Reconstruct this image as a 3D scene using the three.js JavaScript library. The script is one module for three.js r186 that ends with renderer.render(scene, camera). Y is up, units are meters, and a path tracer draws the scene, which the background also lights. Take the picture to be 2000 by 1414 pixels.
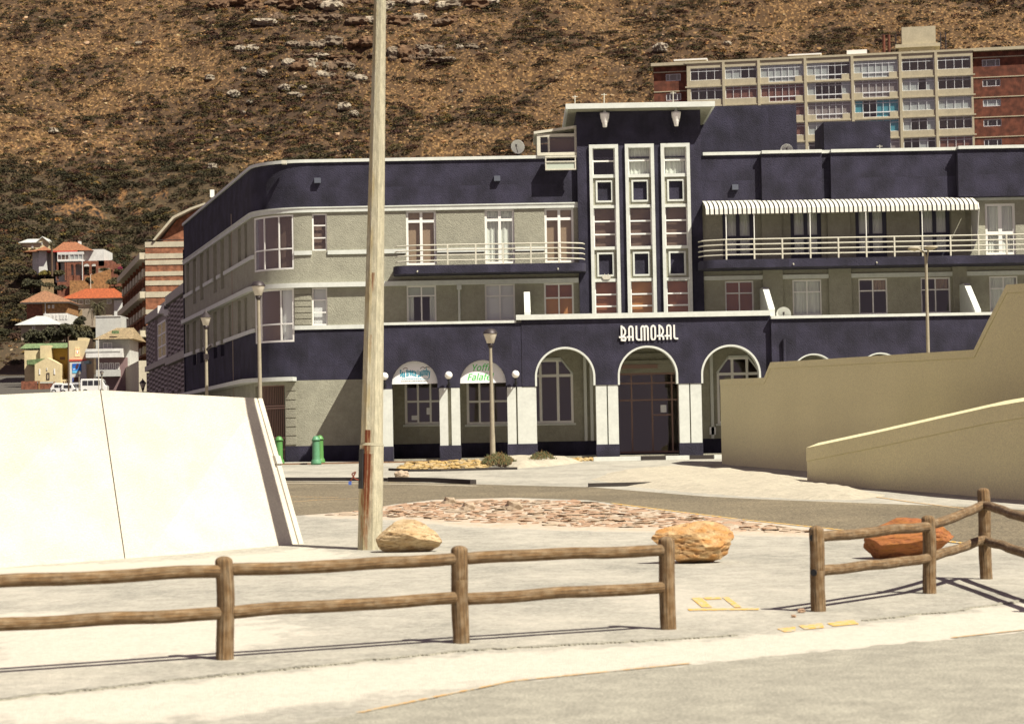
import * as THREE from 'three';
import { mergeGeometries } from 'three/addons/utils/BufferGeometryUtils.js';
import { createNoise2D, createNoise3D } from 'simplex-noise';

// ---------- camera, sky, sun, exposure ----------
const scene = new THREE.Scene();
const FPX = 4200, CAMH = 1.8;                          // focal length in photo pixels (photo is 2000 x 1414)
const camera = new THREE.PerspectiveCamera(2 * Math.atan(707 / FPX) * 180 / Math.PI, 2000 / 1414, 0.5, 3000);
camera.position.set(0, CAMH, 0);
camera.rotation.order = 'YXZ';
camera.rotation.set(Math.atan(164 / FPX), 0, -0.018);
camera.updateMatrixWorld(true);
camera.focus = 68; camera.userData.fStop = 3.6;
const renderer = new THREE.WebGLRenderer({ antialias: true });
renderer.toneMapping = THREE.LinearToneMapping;
renderer.toneMappingExposure = 1.85;
renderer.shadowMap.enabled = true;
const SUN = new THREE.Vector3(0.57, 1, 0.49).normalize();
{ // pale hazy summer sky
  const w = 128, h = 64, a = new Float32Array(w * h * 4);
  for (let j = 0; j < h; j++) for (let i = 0; i < w; i++) {
    const el = ((j + 0.5) / h - 0.5) * Math.PI, t = Math.max(0, Math.sin(el)), k = (j * w + i) * 4;
    const f = Math.pow(1 - t, 2.2);
    a[k] = 0.118 + 0.110 * f; a[k + 1] = 0.090 + 0.090 * f; a[k + 2] = 0.124 + 0.086 * f; a[k + 3] = 1;
  }
  const t = new THREE.DataTexture(a, w, h, THREE.RGBAFormat, THREE.FloatType);
  t.mapping = THREE.EquirectangularReflectionMapping; t.magFilter = t.minFilter = THREE.LinearFilter; t.needsUpdate = true;
  scene.background = t; scene.environment = t;
}
const sun = new THREE.DirectionalLight(new THREE.Color().setRGB(1, 0.94, 0.815), 4.6);
sun.position.copy(SUN).multiplyScalar(200).add(new THREE.Vector3(0, 0, -60)); sun.target.position.set(0, 0, -60);
sun.castShadow = true; sun.shadow.mapSize.set(4096, 4096);
Object.assign(sun.shadow.camera, { left: -70, right: 70, top: 70, bottom: -70, near: 1, far: 500 });
scene.add(sun, sun.target);

// ---------- random, noise, pixel helpers ----------
let seed = 12345;
const rnd = () => { seed = (seed + 0x6D2B79F5) | 0; let t = Math.imul(seed ^ (seed >>> 15), 1 | seed); t = (t + Math.imul(t ^ (t >>> 7), 61 | t)) ^ t; return ((t ^ (t >>> 14)) >>> 0) / 4294967296; };
const rr = (a, b) => a + (b - a) * rnd();
const N2 = createNoise2D(rnd), N3 = createNoise3D(rnd);
const fbm = (x, y, o = 4) => { let s = 0, a = 0.5, f = 1; for (let i = 0; i < o; i++) { s += a * N2(x * f, y * f); a *= 0.5; f *= 2.03; } return s; };
const clamp = (x, a, b) => Math.min(b, Math.max(a, x)), lerp = (a, b, t) => a + (b - a) * t;
const sstep = (a, b, x) => { const t = clamp((x - a) / (b - a), 0, 1); return t * t * (3 - 2 * t); };
const C0 = camera.position.clone(), V = (x, y, z) => new THREE.Vector3(x, y, z);
const ray = (px, py) => V(px - 1000, 707 - py, -FPX).applyQuaternion(camera.quaternion);
const P = (px, py, d) => { const r = ray(px, py); return r.multiplyScalar(d / -r.z).add(C0); };     // point at distance d in front
const toPx = v => { const q = v.clone().applyMatrix4(camera.matrixWorldInverse); return [1000 - FPX * q.x / q.z, 707 + FPX * q.y / q.z]; };
const pw = (pts, x) => { if (x <= pts[0][0]) return pts[0][1]; for (let i = 1; i < pts.length; i++) if (x <= pts[i][0]) return lerp(pts[i - 1][1], pts[i][1], (x - pts[i - 1][0]) / (pts[i][0] - pts[i - 1][0])); return pts[pts.length - 1][1]; };
const PROF = [[-60, 0], [18, 0], [36, .1], [86, 1.31], [120, 1.31], [370, 14], [395, 17], [455, 48], [900, 350]];
const gh = d => pw(PROF, d);
const hillH = (x, d) => { const k = sstep(390, 450, d); return gh(d) + k * (6 * fbm(x / 70 + 3, d / 60, 3) + 1.3 * fbm(x / 9, d / 9 + 7, 3)); };
const march = (px, py, H, d0, d1, st) => { const r = ray(px, py); r.multiplyScalar(1 / -r.z); let prev = d0; for (let d = d0; d < d1; d += st) { if (CAMH + r.y * d < H(r.x * d, d)) { let a = prev, b = d; for (let i = 0; i < 20; i++) { const m = (a + b) / 2; if (CAMH + r.y * m < H(r.x * m, m)) b = m; else a = m; } return V(r.x * b, H(r.x * b, b), -b); } prev = d; } return null; };
const gp = (px, py) => { let p = march(px, py, (x, d) => gh(d), 5, 83, .5); if (!p) { p = P(px, py, 83); p.y = gh(83); } return p; };   // point on the ground
const hp = (px, py) => march(px, py, hillH, 390, 800, 1);                  // point on the mountainside

// ---------- textures, materials ----------
function dataTex(size, fn, srgb = true, rx = 1, ry = 1) {
  const h = size[1] || size, w = size[0] || size, a = new Uint8Array(w * h * 4);
  for (let j = 0; j < h; j++) for (let i = 0; i < w; i++) { const c = fn(i / w, j / h, i, j), k = (j * w + i) * 4; a[k] = clamp(c[0] * 255, 0, 255); a[k + 1] = clamp(c[1] * 255, 0, 255); a[k + 2] = clamp(c[2] * 255, 0, 255); a[k + 3] = 255; }
  const t = new THREE.DataTexture(a, w, h, THREE.RGBAFormat); t.wrapS = t.wrapT = THREE.RepeatWrapping; t.magFilter = THREE.LinearFilter; t.minFilter = THREE.LinearMipmapLinearFilter; t.generateMipmaps = true;
  if (srgb) t.colorSpace = THREE.SRGBColorSpace; t.repeat.set(rx, ry); t.needsUpdate = true; return t;
}
const tileN = (u, v, f, z) => { const a = u * 2 * Math.PI, b = v * 2 * Math.PI, r = f / 6.283; return (N3(Math.cos(a) * r + z, Math.sin(a) * r, b * r) * (1 - v) + N3(Math.cos(a) * r + z, Math.sin(a) * r, (b - 6.283) * r) * v); };
const hash = []; for (let i = 0; i < 65536; i++) hash.push(rnd());
const hs = (i, j) => hash[((i * 7919) ^ (j * 104729)) & 65535];
// stucco: mottled grey-white, fine grain (multiplies the material colour); uv in metres
const stuccoMap = dataTex(512, (u, v, i, j) => { const m = .86 + .035 * tileN(u, v, 4, 1) + .03 * tileN(u, v, 14, 5) + .10 * (hs(i >> 1, j >> 1) - .5) + .08 * (hs(i, j) - .5); return [m, m, m * .995]; });
const stuccoBump = dataTex(512, (u, v, i, j) => { const m = .5 + .2 * tileN(u, v, 24, 9) + .25 * tileN(u, v, 60, 3) + .2 * (hs(i, j) - .5); return [m, m, m]; }, false);
const stainMap = dataTex(1024, (u, v, i, j) => { const n = fbm(u * 7, v * 7, 5), s = fbm(u * 44, v * 7 + 9, 3), m = .80 + .26 * n + .06 * s + .11 * (hs(i, j) - .5); return [m, m * (1 - .01 * s), m * (1 - .02 * s)]; });
const whiteMap = dataTex(512, (u, v, i, j) => { const m = .91 + .025 * tileN(u, v, 4, 1) + .02 * tileN(u, v, 14, 5) + .09 * (hs(i, j) - .5); return [m, m, m * .99]; });
const grainMap = dataTex(512, (u, v, i, j) => { const m = .8 + .16 * (hs(i, j) - .5) + .22 * (hs(i >> 1, j >> 1) - .5) + .06 * tileN(u, v, 8, 2); return [m, m, m * .98]; });
const brickMap = dataTex(256, (u, v, i, j) => { const row = Math.floor(v * 16), x = u * 8 + (row % 2) * .5, fx = x % 1, fy = (v * 16) % 1, mort = fx < .06 || fy < .16; const t = hs(Math.floor(x) % 8 + 31, row) * .35 + .72; return mort ? [.78, .66, .55] : [.72 * t, .42 * t, .3 * t]; });
const tileMap = dataTex(256, (u, v, i, j) => { const m = .8 + .14 * Math.sin(u * 6.283 * 16) * .5 + .25 * (hs(i >> 3, j >> 4) - .5) - (((v * 16) % 1) < .18 ? .12 : 0); return [m, m * .97, m * .94]; });
const rep = (t, r) => { const c = t.clone(); c.repeat.set(r, r); c.needsUpdate = true; return c; };
const M = {};
function mat(name, r, g, b, o = {}) {
  const { uv, ...rest } = o; const m = new THREE.MeshPhysicalMaterial({ color: new THREE.Color().setRGB(r, g, b), roughness: .85, ...rest });
  if (rest.color) m.color = rest.color; m.name = name; m.userData.uv = uv || (rest.map ? 1 : 0); M[name] = m; return m;
}
const stucco = { map: rep(stuccoMap, .35), bumpMap: rep(stuccoBump, .5), bumpScale: .02, roughness: .95 };
mat('navy', .040, .0365, .066, { ...stucco, map: rep(stainMap, .09), bumpMap: stucco.bumpMap });
mat('grey', .44, .43, .335, stucco);
mat('white', .74, .77, .72, { map: rep(whiteMap, .4), roughness: .7 });
mat('whiteMetal', .78, .78, .72, { roughness: .45 });
mat('whitePaint', .80, .79, .74, { roughness: .5 });
mat('railCream', .78, .75, .62, { map: rep(stuccoMap, 1), roughness: .5 });
mat('rust', .22, .07, .02, { roughness: .95 });
mat('room', .34, .28, .23, { roughness: 1 });
mat('doorAndOpeningShade', .13, .075, .05, { roughness: .8 });  // brown door; also painted shade inside slits and slots
mat('glass', 1, 1, 1, { transmission: 1, roughness: .02, thickness: 0, ior: 1.5 });
mat('curtainWhite', .62, .66, .58, { roughness: 1 });
mat('curtainGreen', .45, .50, .42, { roughness: 1 });
mat('curtainTan', .30, .22, .14, { roughness: 1 });
mat('curtainAndRoomShade', .13, .085, .06, { roughness: 1 });  // brown cloth; behind house windows it paints the dark of the rooms
mat('blindRed', .24, .085, .035, { roughness: .9 });
mat('blindOrange', .38, .17, .05, { roughness: .9 });
mat('blindWhite', .66, .69, .66, { roughness: .8 });
mat('navyWood', .035, .035, .06, { roughness: .6 });
mat('darkMetal', .05, .04, .04, { roughness: .5, metalness: .4 });
mat('gateMetal', .27, .17, .135, { roughness: .6 });
mat('black', .012, .012, .014, { roughness: .7 });
mat('kerbDark', .055, .045, .04, { map: rep(stuccoMap, 1), roughness: .95 });
mat('globe', .9, .88, .82, { roughness: .25 });
mat('signWhite', .82, .83, .82, { roughness: .5 });

// ---------- mesh helpers ----------
const names = {};
const numbered = n => { const k = names[n] = (names[n] ?? -1) + 1; return k ? n + '_' + String(k).padStart(3, '0') : n; };
function boxUV(g) {
  if (!g.attributes.normal) g.computeVertexNormals();
  const p = g.attributes.position, n = g.attributes.normal, u = new Float32Array(p.count * 2);
  for (let i = 0; i < p.count; i++) { const ax = Math.abs(n.getX(i)), ay = Math.abs(n.getY(i)), az = Math.abs(n.getZ(i)); if (ay > ax && ay > az) { u[2 * i] = p.getX(i); u[2 * i + 1] = p.getZ(i); } else if (ax > az) { u[2 * i] = p.getZ(i); u[2 * i + 1] = p.getY(i); } else { u[2 * i] = p.getX(i); u[2 * i + 1] = p.getY(i); } }
  g.setAttribute('uv', new THREE.BufferAttribute(u, 2)); return g;
}
const clean = g => { g = g.index ? g.toNonIndexed() : g; for (const k of Object.keys(g.attributes)) if (!['position', 'normal', 'uv'].includes(k)) g.deleteAttribute(k); if (!g.attributes.uv) boxUV(g); return g; };
const merge = l => l.length === 1 ? clean(l[0]) : mergeGeometries(l.map(clean), false);
function mesh(name, g, m, parent) {
  if (Array.isArray(g)) g = merge(g);
  if (m.map && m.userData.uv !== 'own') boxUV(g);
  const o = new THREE.Mesh(g, m); o.name = parent ? name : numbered(name); o.castShadow = o.receiveShadow = true; (parent || scene).add(o); return o;
}
function thing(name, label, category, pos = [0, 0, 0], yaw = 0, group) { const o = new THREE.Group(); o.name = numbered(name); o.position.set(...pos); o.rotation.y = yaw; o.userData = { label, category }; if (group) o.userData.group = group; scene.add(o); return o; }
const tag = (o, label, category, group) => { Object.assign(o.userData, { label, category }); if (group) o.userData.group = group; return o; };
const struct = (name, g, m) => { const o = mesh(name, g, m); o.userData.kind = 'structure'; return o; };
const part = (name, parent) => { const o = new THREE.Group(); o.name = name; parent.add(o); return o; };
const B = (x0, x1, y0, y1, z0, z1) => new THREE.BoxGeometry(Math.abs(x1 - x0), Math.abs(y1 - y0), Math.abs(z1 - z0)).translate((x0 + x1) / 2, (y0 + y1) / 2, (z0 + z1) / 2);
const tube = (pts, r, seg = 6, n) => new THREE.TubeGeometry(new THREE.CatmullRomCurve3(pts, false, 'catmullrom', .1), n || pts.length * 4, r, seg);
const cyl = (r0, r1, h, seg = 12) => new THREE.CylinderGeometry(r1, r0, h, seg).translate(0, h / 2, 0);
const bar = (a, b, r, seg = 8, r2) => { const d = b.clone().sub(a), g = new THREE.CylinderGeometry(r2 ?? r, r, d.length(), seg); g.applyQuaternion(new THREE.Quaternion().setFromUnitVectors(V(0, 1, 0), d.clone().normalize())); g.translate((a.x + b.x) / 2, (a.y + b.y) / 2, (a.z + b.z) / 2); return g; };
const lathe = (pts, seg = 20) => new THREE.LatheGeometry(pts.map(p => new THREE.Vector2(p[0], p[1])), seg);
const extr = (pts, depth, bevel = 0) => new THREE.ExtrudeGeometry(new THREE.Shape(pts.map(p => new THREE.Vector2(p[0], p[1]))), { depth, bevelEnabled: bevel > 0, bevelSize: bevel, bevelThickness: bevel, bevelSegments: 1 });

// walls that follow a path: pf(s) = {x, z, nx, nz}; holes [s0, s1, y0, y1]; o0/o1 inner and outer offset along the normal
const FLAT = s => ({ x: s, z: 0, nx: 0, nz: 1 });
function wall(pf, s0, s1, y0, y1, holes, o0, o1, extra = []) {
  const uq = (a, lo, hi) => [...new Set(a.map(v => +clamp(v, lo, hi).toFixed(4)))].sort((p, q) => p - q);
  const S = uq([s0, s1, ...holes.flatMap(h => [h[0], h[1]]), ...extra], s0, s1), Y = uq([y0, y1, ...holes.flatMap(h => [h[2], h[3]])], y0, y1);
  const solid = (i, j) => { if (i < 0 || j < 0 || i >= S.length - 1 || j >= Y.length - 1) return false; const s = (S[i] + S[i + 1]) / 2, y = (Y[j] + Y[j + 1]) / 2; return !holes.some(h => s > h[0] && s < h[1] && y > h[2] && y < h[3]); };
  const pos = [], nor = [], uv = [];
  const at = (s, y, o) => { const p = pf(s); return [p.x + p.nx * o, y, p.z + p.nz * o]; };
  const q = (a, b, c, d, na, nb, uvs) => { [[a, na, 0], [b, nb, 1], [c, nb, 2], [a, na, 0], [c, nb, 2], [d, na, 3]].forEach(([p, n, k]) => { pos.push(...p); nor.push(...n); uv.push(...uvs[k]); }); };
  for (let i = 0; i < S.length - 1; i++) for (let j = 0; j < Y.length - 1; j++) {
    if (!solid(i, j)) continue;
    const a = S[i], b = S[i + 1], c = Y[j], d = Y[j + 1], pa = pf(a), pb = pf(b), na = [pa.nx, 0, pa.nz], nb = [pb.nx, 0, pb.nz], neg = n => n.map(v => -v), ta = [-pa.nz, 0, pa.nx], tb = [pb.nz, 0, -pb.nx];
    const U = [[a, c], [b, c], [b, d], [a, d]];
    q(at(a, c, o1), at(b, c, o1), at(b, d, o1), at(a, d, o1), na, nb, U);
    q(at(b, c, o0), at(a, c, o0), at(a, d, o0), at(b, d, o0), neg(nb), neg(na), [[b, c], [a, c], [a, d], [b, d]]);
    if (!solid(i - 1, j)) q(at(a, c, o0), at(a, c, o1), at(a, d, o1), at(a, d, o0), ta, ta, [[o0, c], [o1, c], [o1, d], [o0, d]]);
    if (!solid(i + 1, j)) q(at(b, c, o1), at(b, c, o0), at(b, d, o0), at(b, d, o1), tb, tb, [[o1, c], [o0, c], [o0, d], [o1, d]]);
    if (!solid(i, j + 1)) q(at(a, d, o1), at(b, d, o1), at(b, d, o0), at(a, d, o0), [0, 1, 0], [0, 1, 0], [[a, o1], [b, o1], [b, o0], [a, o0]]);
    if (!solid(i, j - 1)) q(at(a, c, o0), at(b, c, o0), at(b, c, o1), at(a, c, o1), [0, -1, 0], [0, -1, 0], [[a, o0], [b, o0], [b, o1], [a, o1]]);
  }
  const g = new THREE.BufferGeometry(); g.setAttribute('position', new THREE.Float32BufferAttribute(pos, 3)); g.setAttribute('normal', new THREE.Float32BufferAttribute(nor, 3)); g.setAttribute('uv', new THREE.Float32BufferAttribute(uv, 2)); return g;
}
const wmesh = (name, g, m, parent) => { if (Array.isArray(g)) g = merge(g); const o = new THREE.Mesh(g, m); o.name = name; o.castShadow = o.receiveShadow = true; parent.add(o); return o; };
// a window in an opening: white frame with bars v (fractions across) and h (fractions up); every pane is a mesh; cur = sheet behind the glass, fabric and dark-room stand-ins
function win(parent, pf, s0, s1, y0, y1, o = {}) {
  const { v = [], h = [], f = .06, off = -.12, fm = M.whitePaint, cur, name = 'window', th = .05, ex = [], gl = M.glass, skip, sill, bf = f * .8 } = o;
  const w = part(name, parent), W = s1 - s0, H = y1 - y0, vs = [s0 + f, ...v.map(t => s0 + W * t), s1 - f], hsn = [y0 + f, ...h.map(t => y0 + H * t), y1 - f];
  const g = [wall(pf, s0, s0 + f, y0, y1, [], off, off + th), wall(pf, s1 - f, s1, y0, y1, [], off, off + th), wall(pf, s0 + f, s1 - f, y0, y0 + f, [], off, off + th, ex), wall(pf, s0 + f, s1 - f, y1 - f, y1, [], off, off + th, ex)];
  for (const t of v) g.push(wall(pf, s0 + W * t - bf / 2, s0 + W * t + bf / 2, y0 + f, y1 - f, [], off, off + th));
  for (const t of h) g.push(wall(pf, s0 + f, s1 - f, y0 + H * t - bf / 2, y0 + H * t + bf / 2, [], off + .004, off + th - .004, ex));
  wmesh('frame', merge(g), fm, w);
  const quad = (a, b, c, d, of) => { const g = wall(pf, a, b, c, d, [], of, of + .006, ex.filter(e => e > a && e < b)); return g; };
  for (let i = 0; i < vs.length - 1; i++) for (let j = 0; j < hsn.length - 1; j++) {
    if (skip && skip(i, j)) continue;
    const e = .002, a = vs[i] + (i ? bf / 2 : 0) - e, b = vs[i + 1] - (i < vs.length - 2 ? bf / 2 : 0) + e, c = hsn[j] + (j ? bf / 2 : 0) - e, d = hsn[j + 1] - (j < hsn.length - 2 ? bf / 2 : 0) + e;
    wmesh('pane', quad(a, b, c, d, off + th * .4), gl, w);
    const cm = typeof cur === 'function' ? cur(i, j) : cur;
    if (cm) wmesh(cm.name.startsWith('blind') ? 'blind' : 'curtain', o.fold ? fold(pf, vs[i], vs[i + 1], hsn[j], hsn[j + 1], off - .1) : quad(vs[i], vs[i + 1], hsn[j], hsn[j + 1], off - .1), cm, w);
  }
  if (sill) wmesh('sill', wall(pf, s0 - .08, s1 + .08, y0 - .08, y0, [], -.1, .06, ex), M.white, w);
  return w;
}
function fold(pf, a, b, c, d, o) { // wavy hanging cloth
  const n = Math.max(8, Math.round((b - a) / .035)), pos = [], idx = [];
  for (let i = 0; i <= n; i++) { const s = lerp(a, b, i / n), p = pf(s), k = o + .022 * Math.sin(s * 44 + 2 * Math.sin(s * 9)); for (const y of [c, d]) pos.push(p.x + p.nx * k, y, p.z + p.nz * k); if (i < n) idx.push(2 * i, 2 * i + 2, 2 * i + 3, 2 * i, 2 * i + 3, 2 * i + 1); }
  const g = new THREE.BufferGeometry(); g.setAttribute('position', new THREE.Float32BufferAttribute(pos, 3)); g.setIndex(idx); g.computeVertexNormals(); return clean(g);
}
// ---------- ground ----------
const poly = pts => pts.map(([x, y]) => gp(x, y)).map(p => [p.x, -p.z]);
const inside = (pl, x, y) => { let c = false; for (let i = 0, j = pl.length - 1; i < pl.length; j = i++) if ((pl[i][1] > y) !== (pl[j][1] > y) && x < (pl[j][0] - pl[i][0]) * (y - pl[i][1]) / (pl[j][1] - pl[i][1]) + pl[i][0]) c = !c; return c; };
const edgeDist = (pl, x, y) => { let m = 1e9; for (let i = 0, j = pl.length - 1; i < pl.length; j = i++) { const [ax, ay] = pl[j], [bx, by] = pl[i], dx = bx - ax, dy = by - ay, t = clamp(((x - ax) * dx + (y - ay) * dy) / (dx * dx + dy * dy + 1e-9), 0, 1); m = Math.min(m, Math.hypot(x - ax - dx * t, y - ay - dy * t)); } return inside(pl, x, y) ? -m : m; };
const toS = c => c.map(v => Math.pow(clamp(v, 0, 1), 1 / 2.2));
{
  const X0 = -22, X1 = 26, D0 = 10, D1 = 96, W0 = 2048, H0 = 2048;
  const sandA = poly([[-80, 1195], [250, 1196], [470, 1192], [620, 1232], [560, 1262], [300, 1290], [-80, 1320]]), sandB = poly([[-80, 1414], [-80, 1372], [300, 1336], [900, 1277], [1300, 1255], [1700, 1217], [2090, 1168], [2090, 1232], [1600, 1278], [1000, 1333], [400, 1400], [200, 1414]]);
  const sandC = poly([[500, 1080], [600, 1068], [700, 1085], [600, 1105], [300, 1128], [-60, 1150], [-60, 1112], [300, 1095]]), sandD = poly([[1180, 1150], [1330, 1135], [1480, 1165], [1500, 1200], [1330, 1212], [1200, 1180]]);
  const sandE = poly([[560, 1005], [640, 1012], [780, 1018], [900, 1030], [1100, 1037], [1300, 1040], [1500, 1048], [1700, 1052], [1640, 1037], [1400, 1006], [1250, 988], [1000, 972], [850, 974], [700, 994]]);
  const polys = [[sandA, .5, 1], [sandB, .28, 1], [sandC, .4, .9], [sandD, .5, .7], [sandE, .3, .95]].map(([p, e, k]) => { const xs = p.map(q => q[0]), ds = p.map(q => q[1]); return { p, e, k, x0: Math.min(...xs) - 1.5, x1: Math.max(...xs) + 1.5, d0: Math.min(...ds) - 1.5, d1: Math.max(...ds) + 1.5 }; });
  // distance fields on a coarse grid
  const GW = 480, GD = 860, fields = polys.map(q => { const f = new Float32Array(GW * GD).fill(5); for (let j = 0; j < GD; j++) { const d = lerp(D0, D1, (j + .5) / GD); if (d < q.d0 || d > q.d1) continue; for (let i = 0; i < GW; i++) { const x = lerp(X0, X1, (i + .5) / GW); if (x > q.x0 && x < q.x1) f[j * GW + i] = edgeDist(q.p, x, d); } } return f; });
  const samp = (f, u, v) => { const x = clamp(u * GW - .5, 0, GW - 1.001), y = clamp(v * GD - .5, 0, GD - 1.001), i = x | 0, j = y | 0, a = x - i, b = y - j; return lerp(lerp(f[j * GW + i], f[j * GW + i + 1], a), lerp(f[(j + 1) * GW + i], f[(j + 1) * GW + i + 1], a), b); };
  const map = dataTex([W0, H0], (u, v, i, j) => {
    const x = lerp(X0, X1, u), d = lerp(D0, D1, 1 - v), n1 = fbm(x * .35, d * .22, 4), n2 = fbm(x * 2.1 + 5, d * 1.3, 3), st = fbm(x * .9 + d * .35, d * 2.6 - x * .25, 3), g = hs(i, j) - .5, g2 = hs(i >> 1, j + 3) - .5;
    let s = clamp(.34 + .55 * n1 + .4 * Math.max(0, st - .05) + .2 * n2, 0, 1) * .8;
    let rub = 0; fields.forEach((f, q) => { const e = samp(f, u, 1 - v), k = polys[q]; if (q === 4) rub = sstep(.2, -.5, e + .5 * n2) * clamp(.75 + .8 * n2, 0, 1); s = Math.max(s, k.k * sstep(k.e, -k.e, e + k.e * 1.6 * n2 + .5 * k.e * n1)); });
    const a = .275 + .03 * n2 + .10 * g + .09 * g2, c = [a * 1.04, a, a * .83], sd = .50 + .03 * n2 + .08 * g, t = [lerp(sd * 1.04, .48 + .1 * g, rub), lerp(sd * .975, .38 + .1 * g, rub), lerp(sd * .81, .275 + .08 * g, rub)];
    return toS([lerp(c[0], t[0], s), lerp(c[1], t[1], s), lerp(c[2], t[2], s)]);
  });
  map.wrapS = map.wrapT = THREE.ClampToEdgeWrapping;
  const gm = mat('groundMat', 1, 1, 1, { map, roughness: .97, bumpMap: rep(grainMap, 40), bumpScale: .012 }); gm.userData.uv = 'own';
  const sheet = (x0, x1, d0, d1, nx, drop, uvf) => { const nd = Math.round(d1 - d0), pos = [], uv = [], idx = []; for (let j = 0; j <= nd; j++) for (let i = 0; i <= nx; i++) { const x = lerp(x0, x1, i / nx), d = d0 + j; pos.push(x, gh(d) - drop, -d); const q = uvf(x, d); uv.push(q[0], q[1]); } for (let j = 0; j < nd; j++) for (let i = 0; i < nx; i++) { const a = j * (nx + 1) + i; idx.push(a, a + 1, a + nx + 2, a, a + nx + 2, a + nx + 1); } const g = new THREE.BufferGeometry(); g.setAttribute('position', new THREE.Float32BufferAttribute(pos, 3)); g.setAttribute('uv', new THREE.Float32BufferAttribute(uv, 2)); g.setIndex(idx); g.computeVertexNormals(); return g; };
  struct('ground', sheet(X0, X1, D0, D1, 12, 0, (x, d) => [(x - X0) / (X1 - X0), 1 - (d - D0) / (D1 - D0)]), gm);
  const tm = mat('terrainMat', .11, .10, .085, { map: rep(grainMap, .5), roughness: 1 });
  struct('terrain', sheet(-260, 260, -60, 392, 20, .06, (x, d) => [x, d]), tm);
}
// flat sheets draped on the ground from photo outlines (lift in metres)
const drape = (pts, lift, name, m) => { const s = new THREE.Shape(pts.map(p => new THREE.Vector2(p[0], p[1]))), g = new THREE.ShapeGeometry(s), p = g.attributes.position; for (let i = 0; i < p.count; i++) { const x = p.getX(i), d = p.getY(i); p.setXYZ(i, x, gh(d) + lift, -d); } g.computeVertexNormals(); const n = g.attributes.normal; for (let i = 0; i < n.count; i++) n.setXYZ(i, 0, 1, 0); return struct(name, g, m); };
const strip = (pts, w, lift, name, m) => { const q = pts.map(([x, y]) => gp(x, y)), L = [], R = []; q.forEach((p, i) => { const a = q[Math.max(0, i - 1)], b = q[Math.min(q.length - 1, i + 1)], t = b.clone().sub(a).setY(0).normalize(); L.push([p.x - t.z * w / 2, -(p.z + t.x * w / 2)]); R.push([p.x + t.z * w / 2, -(p.z - t.x * w / 2)]); }); return drape([...L, ...R.reverse()], lift, name, m); };
const asphaltMap = dataTex(1024, (u, v, i, j) => { const a = .64 + .05 * tileN(u, v, 3, 11) + .05 * tileN(u, v, 9, 4) + .30 * (hs(i, j) - .5) + .34 * (hs(i >> 1, j >> 1) - .5); return [a, a * .97, a * .88]; });
mat('asphalt', .385, .34, .26, { map: rep(asphaltMap, .06), roughness: .95 });
mat('asphaltPale', .44, .42, .35, { map: rep(grainMap, .28), roughness: .95 });
const wornTex = (r, g, b) => dataTex(256, (u, v, i, j) => { const k = fbm(u * 9, v * 9, 4) + .5 * (hs(i, j) - .5) > .13 ? 1 : 0; return toS(k ? [.42, .39, .32] : [r + .05 * (hs(i, j) - .5), g, b]); });
mat('yellowLine', 1, 1, 1, { map: rep(wornTex(.62, .36, .06), .9), roughness: .9 });
mat('orangeLine', 1, 1, 1, { map: rep(wornTex(.50, .30, .10), .9), roughness: .9 });
const roadNear = [[500, 1012], [570, 1008], [690, 999], [770, 985], [850, 976], [1000, 972], [1150, 977], [1210, 985], [1300, 997], [1450, 1015], [1600, 1031], [1720, 1043], [1900, 1063], [2100, 1084]], roadFar = [[2100, 1003], [1939, 992], [1750, 985], [1500, 976], [1380, 970], [1280, 962], [1160, 952], [1000, 948], [925, 946], [760, 941], [560, 940], [480, 940]];
drape(poly([...roadNear, ...roadFar]), .004, 'road', M.asphalt);
{ const e = []; for (let x = 600; x <= 2100; x += 12) e.push([x, pw([[600, 1414], [1000, 1334], [1400, 1294], [1700, 1264], [2100, 1226]], x) + 5 * fbm(x / 60, 3, 3) + rr(-.8, .8)]); drape(poly([...e, [2100, 1420], [1800, 1450], [700, 1450]]), .004, 'road', M.asphaltPale); }
strip([[1195, 983.5], [1300, 997], [1450, 1015.5], [1600, 1031], [1720, 1043.5], [1900, 1063.5], [2100, 1084.5]], .11, .009, 'road_marking', M.yellowLine);
strip([[1690, 968], [1780, 981], [1860, 991], [2000, 1006]], .09, .009, 'road_marking', M.orangeLine);
strip([[500, 969], [600, 971], [660, 972]], .1, .009, 'road_marking', M.orangeLine); strip([[500, 986], [620, 977], [700, 974]], .1, .009, 'road_marking', M.orangeLine);
strip([[700, 1394], [1000, 1332], [1200, 1312], [1350, 1297]], .05, .009, 'road_marking', M.orangeLine); strip([[1860, 1247], [1960, 1236], [2100, 1221]], .05, .009, 'road_marking', M.orangeLine);
{ const z6 = a => a.map(([x, y]) => [1000 + x / 2.857, 880 + y / 2.857]), z8 = a => a.map(([x, y]) => [1250 + x / 2.857, 940 + y / 2.857]);
  for (const q of [z6([[1000, 826], [1058, 822], [1120, 878], [1062, 878]]), z6([[1068, 822], [1164, 818], [1172, 832], [1082, 834]]), z6([[1172, 820], [1210, 820], [1285, 878], [1245, 878]]), z6([[980, 885], [1380, 882], [1378, 892], [990, 896]]), z8([[765, 826], [870, 815], [868, 840], [812, 845]]), z8([[885, 808], [1020, 795], [1030, 820], [922, 830]]), z8([[1045, 795], [1190, 775], [1225, 800], [1082, 812]])]) drape(poly(q), .006, 'road_marking', M.yellowLine);
}
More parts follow.
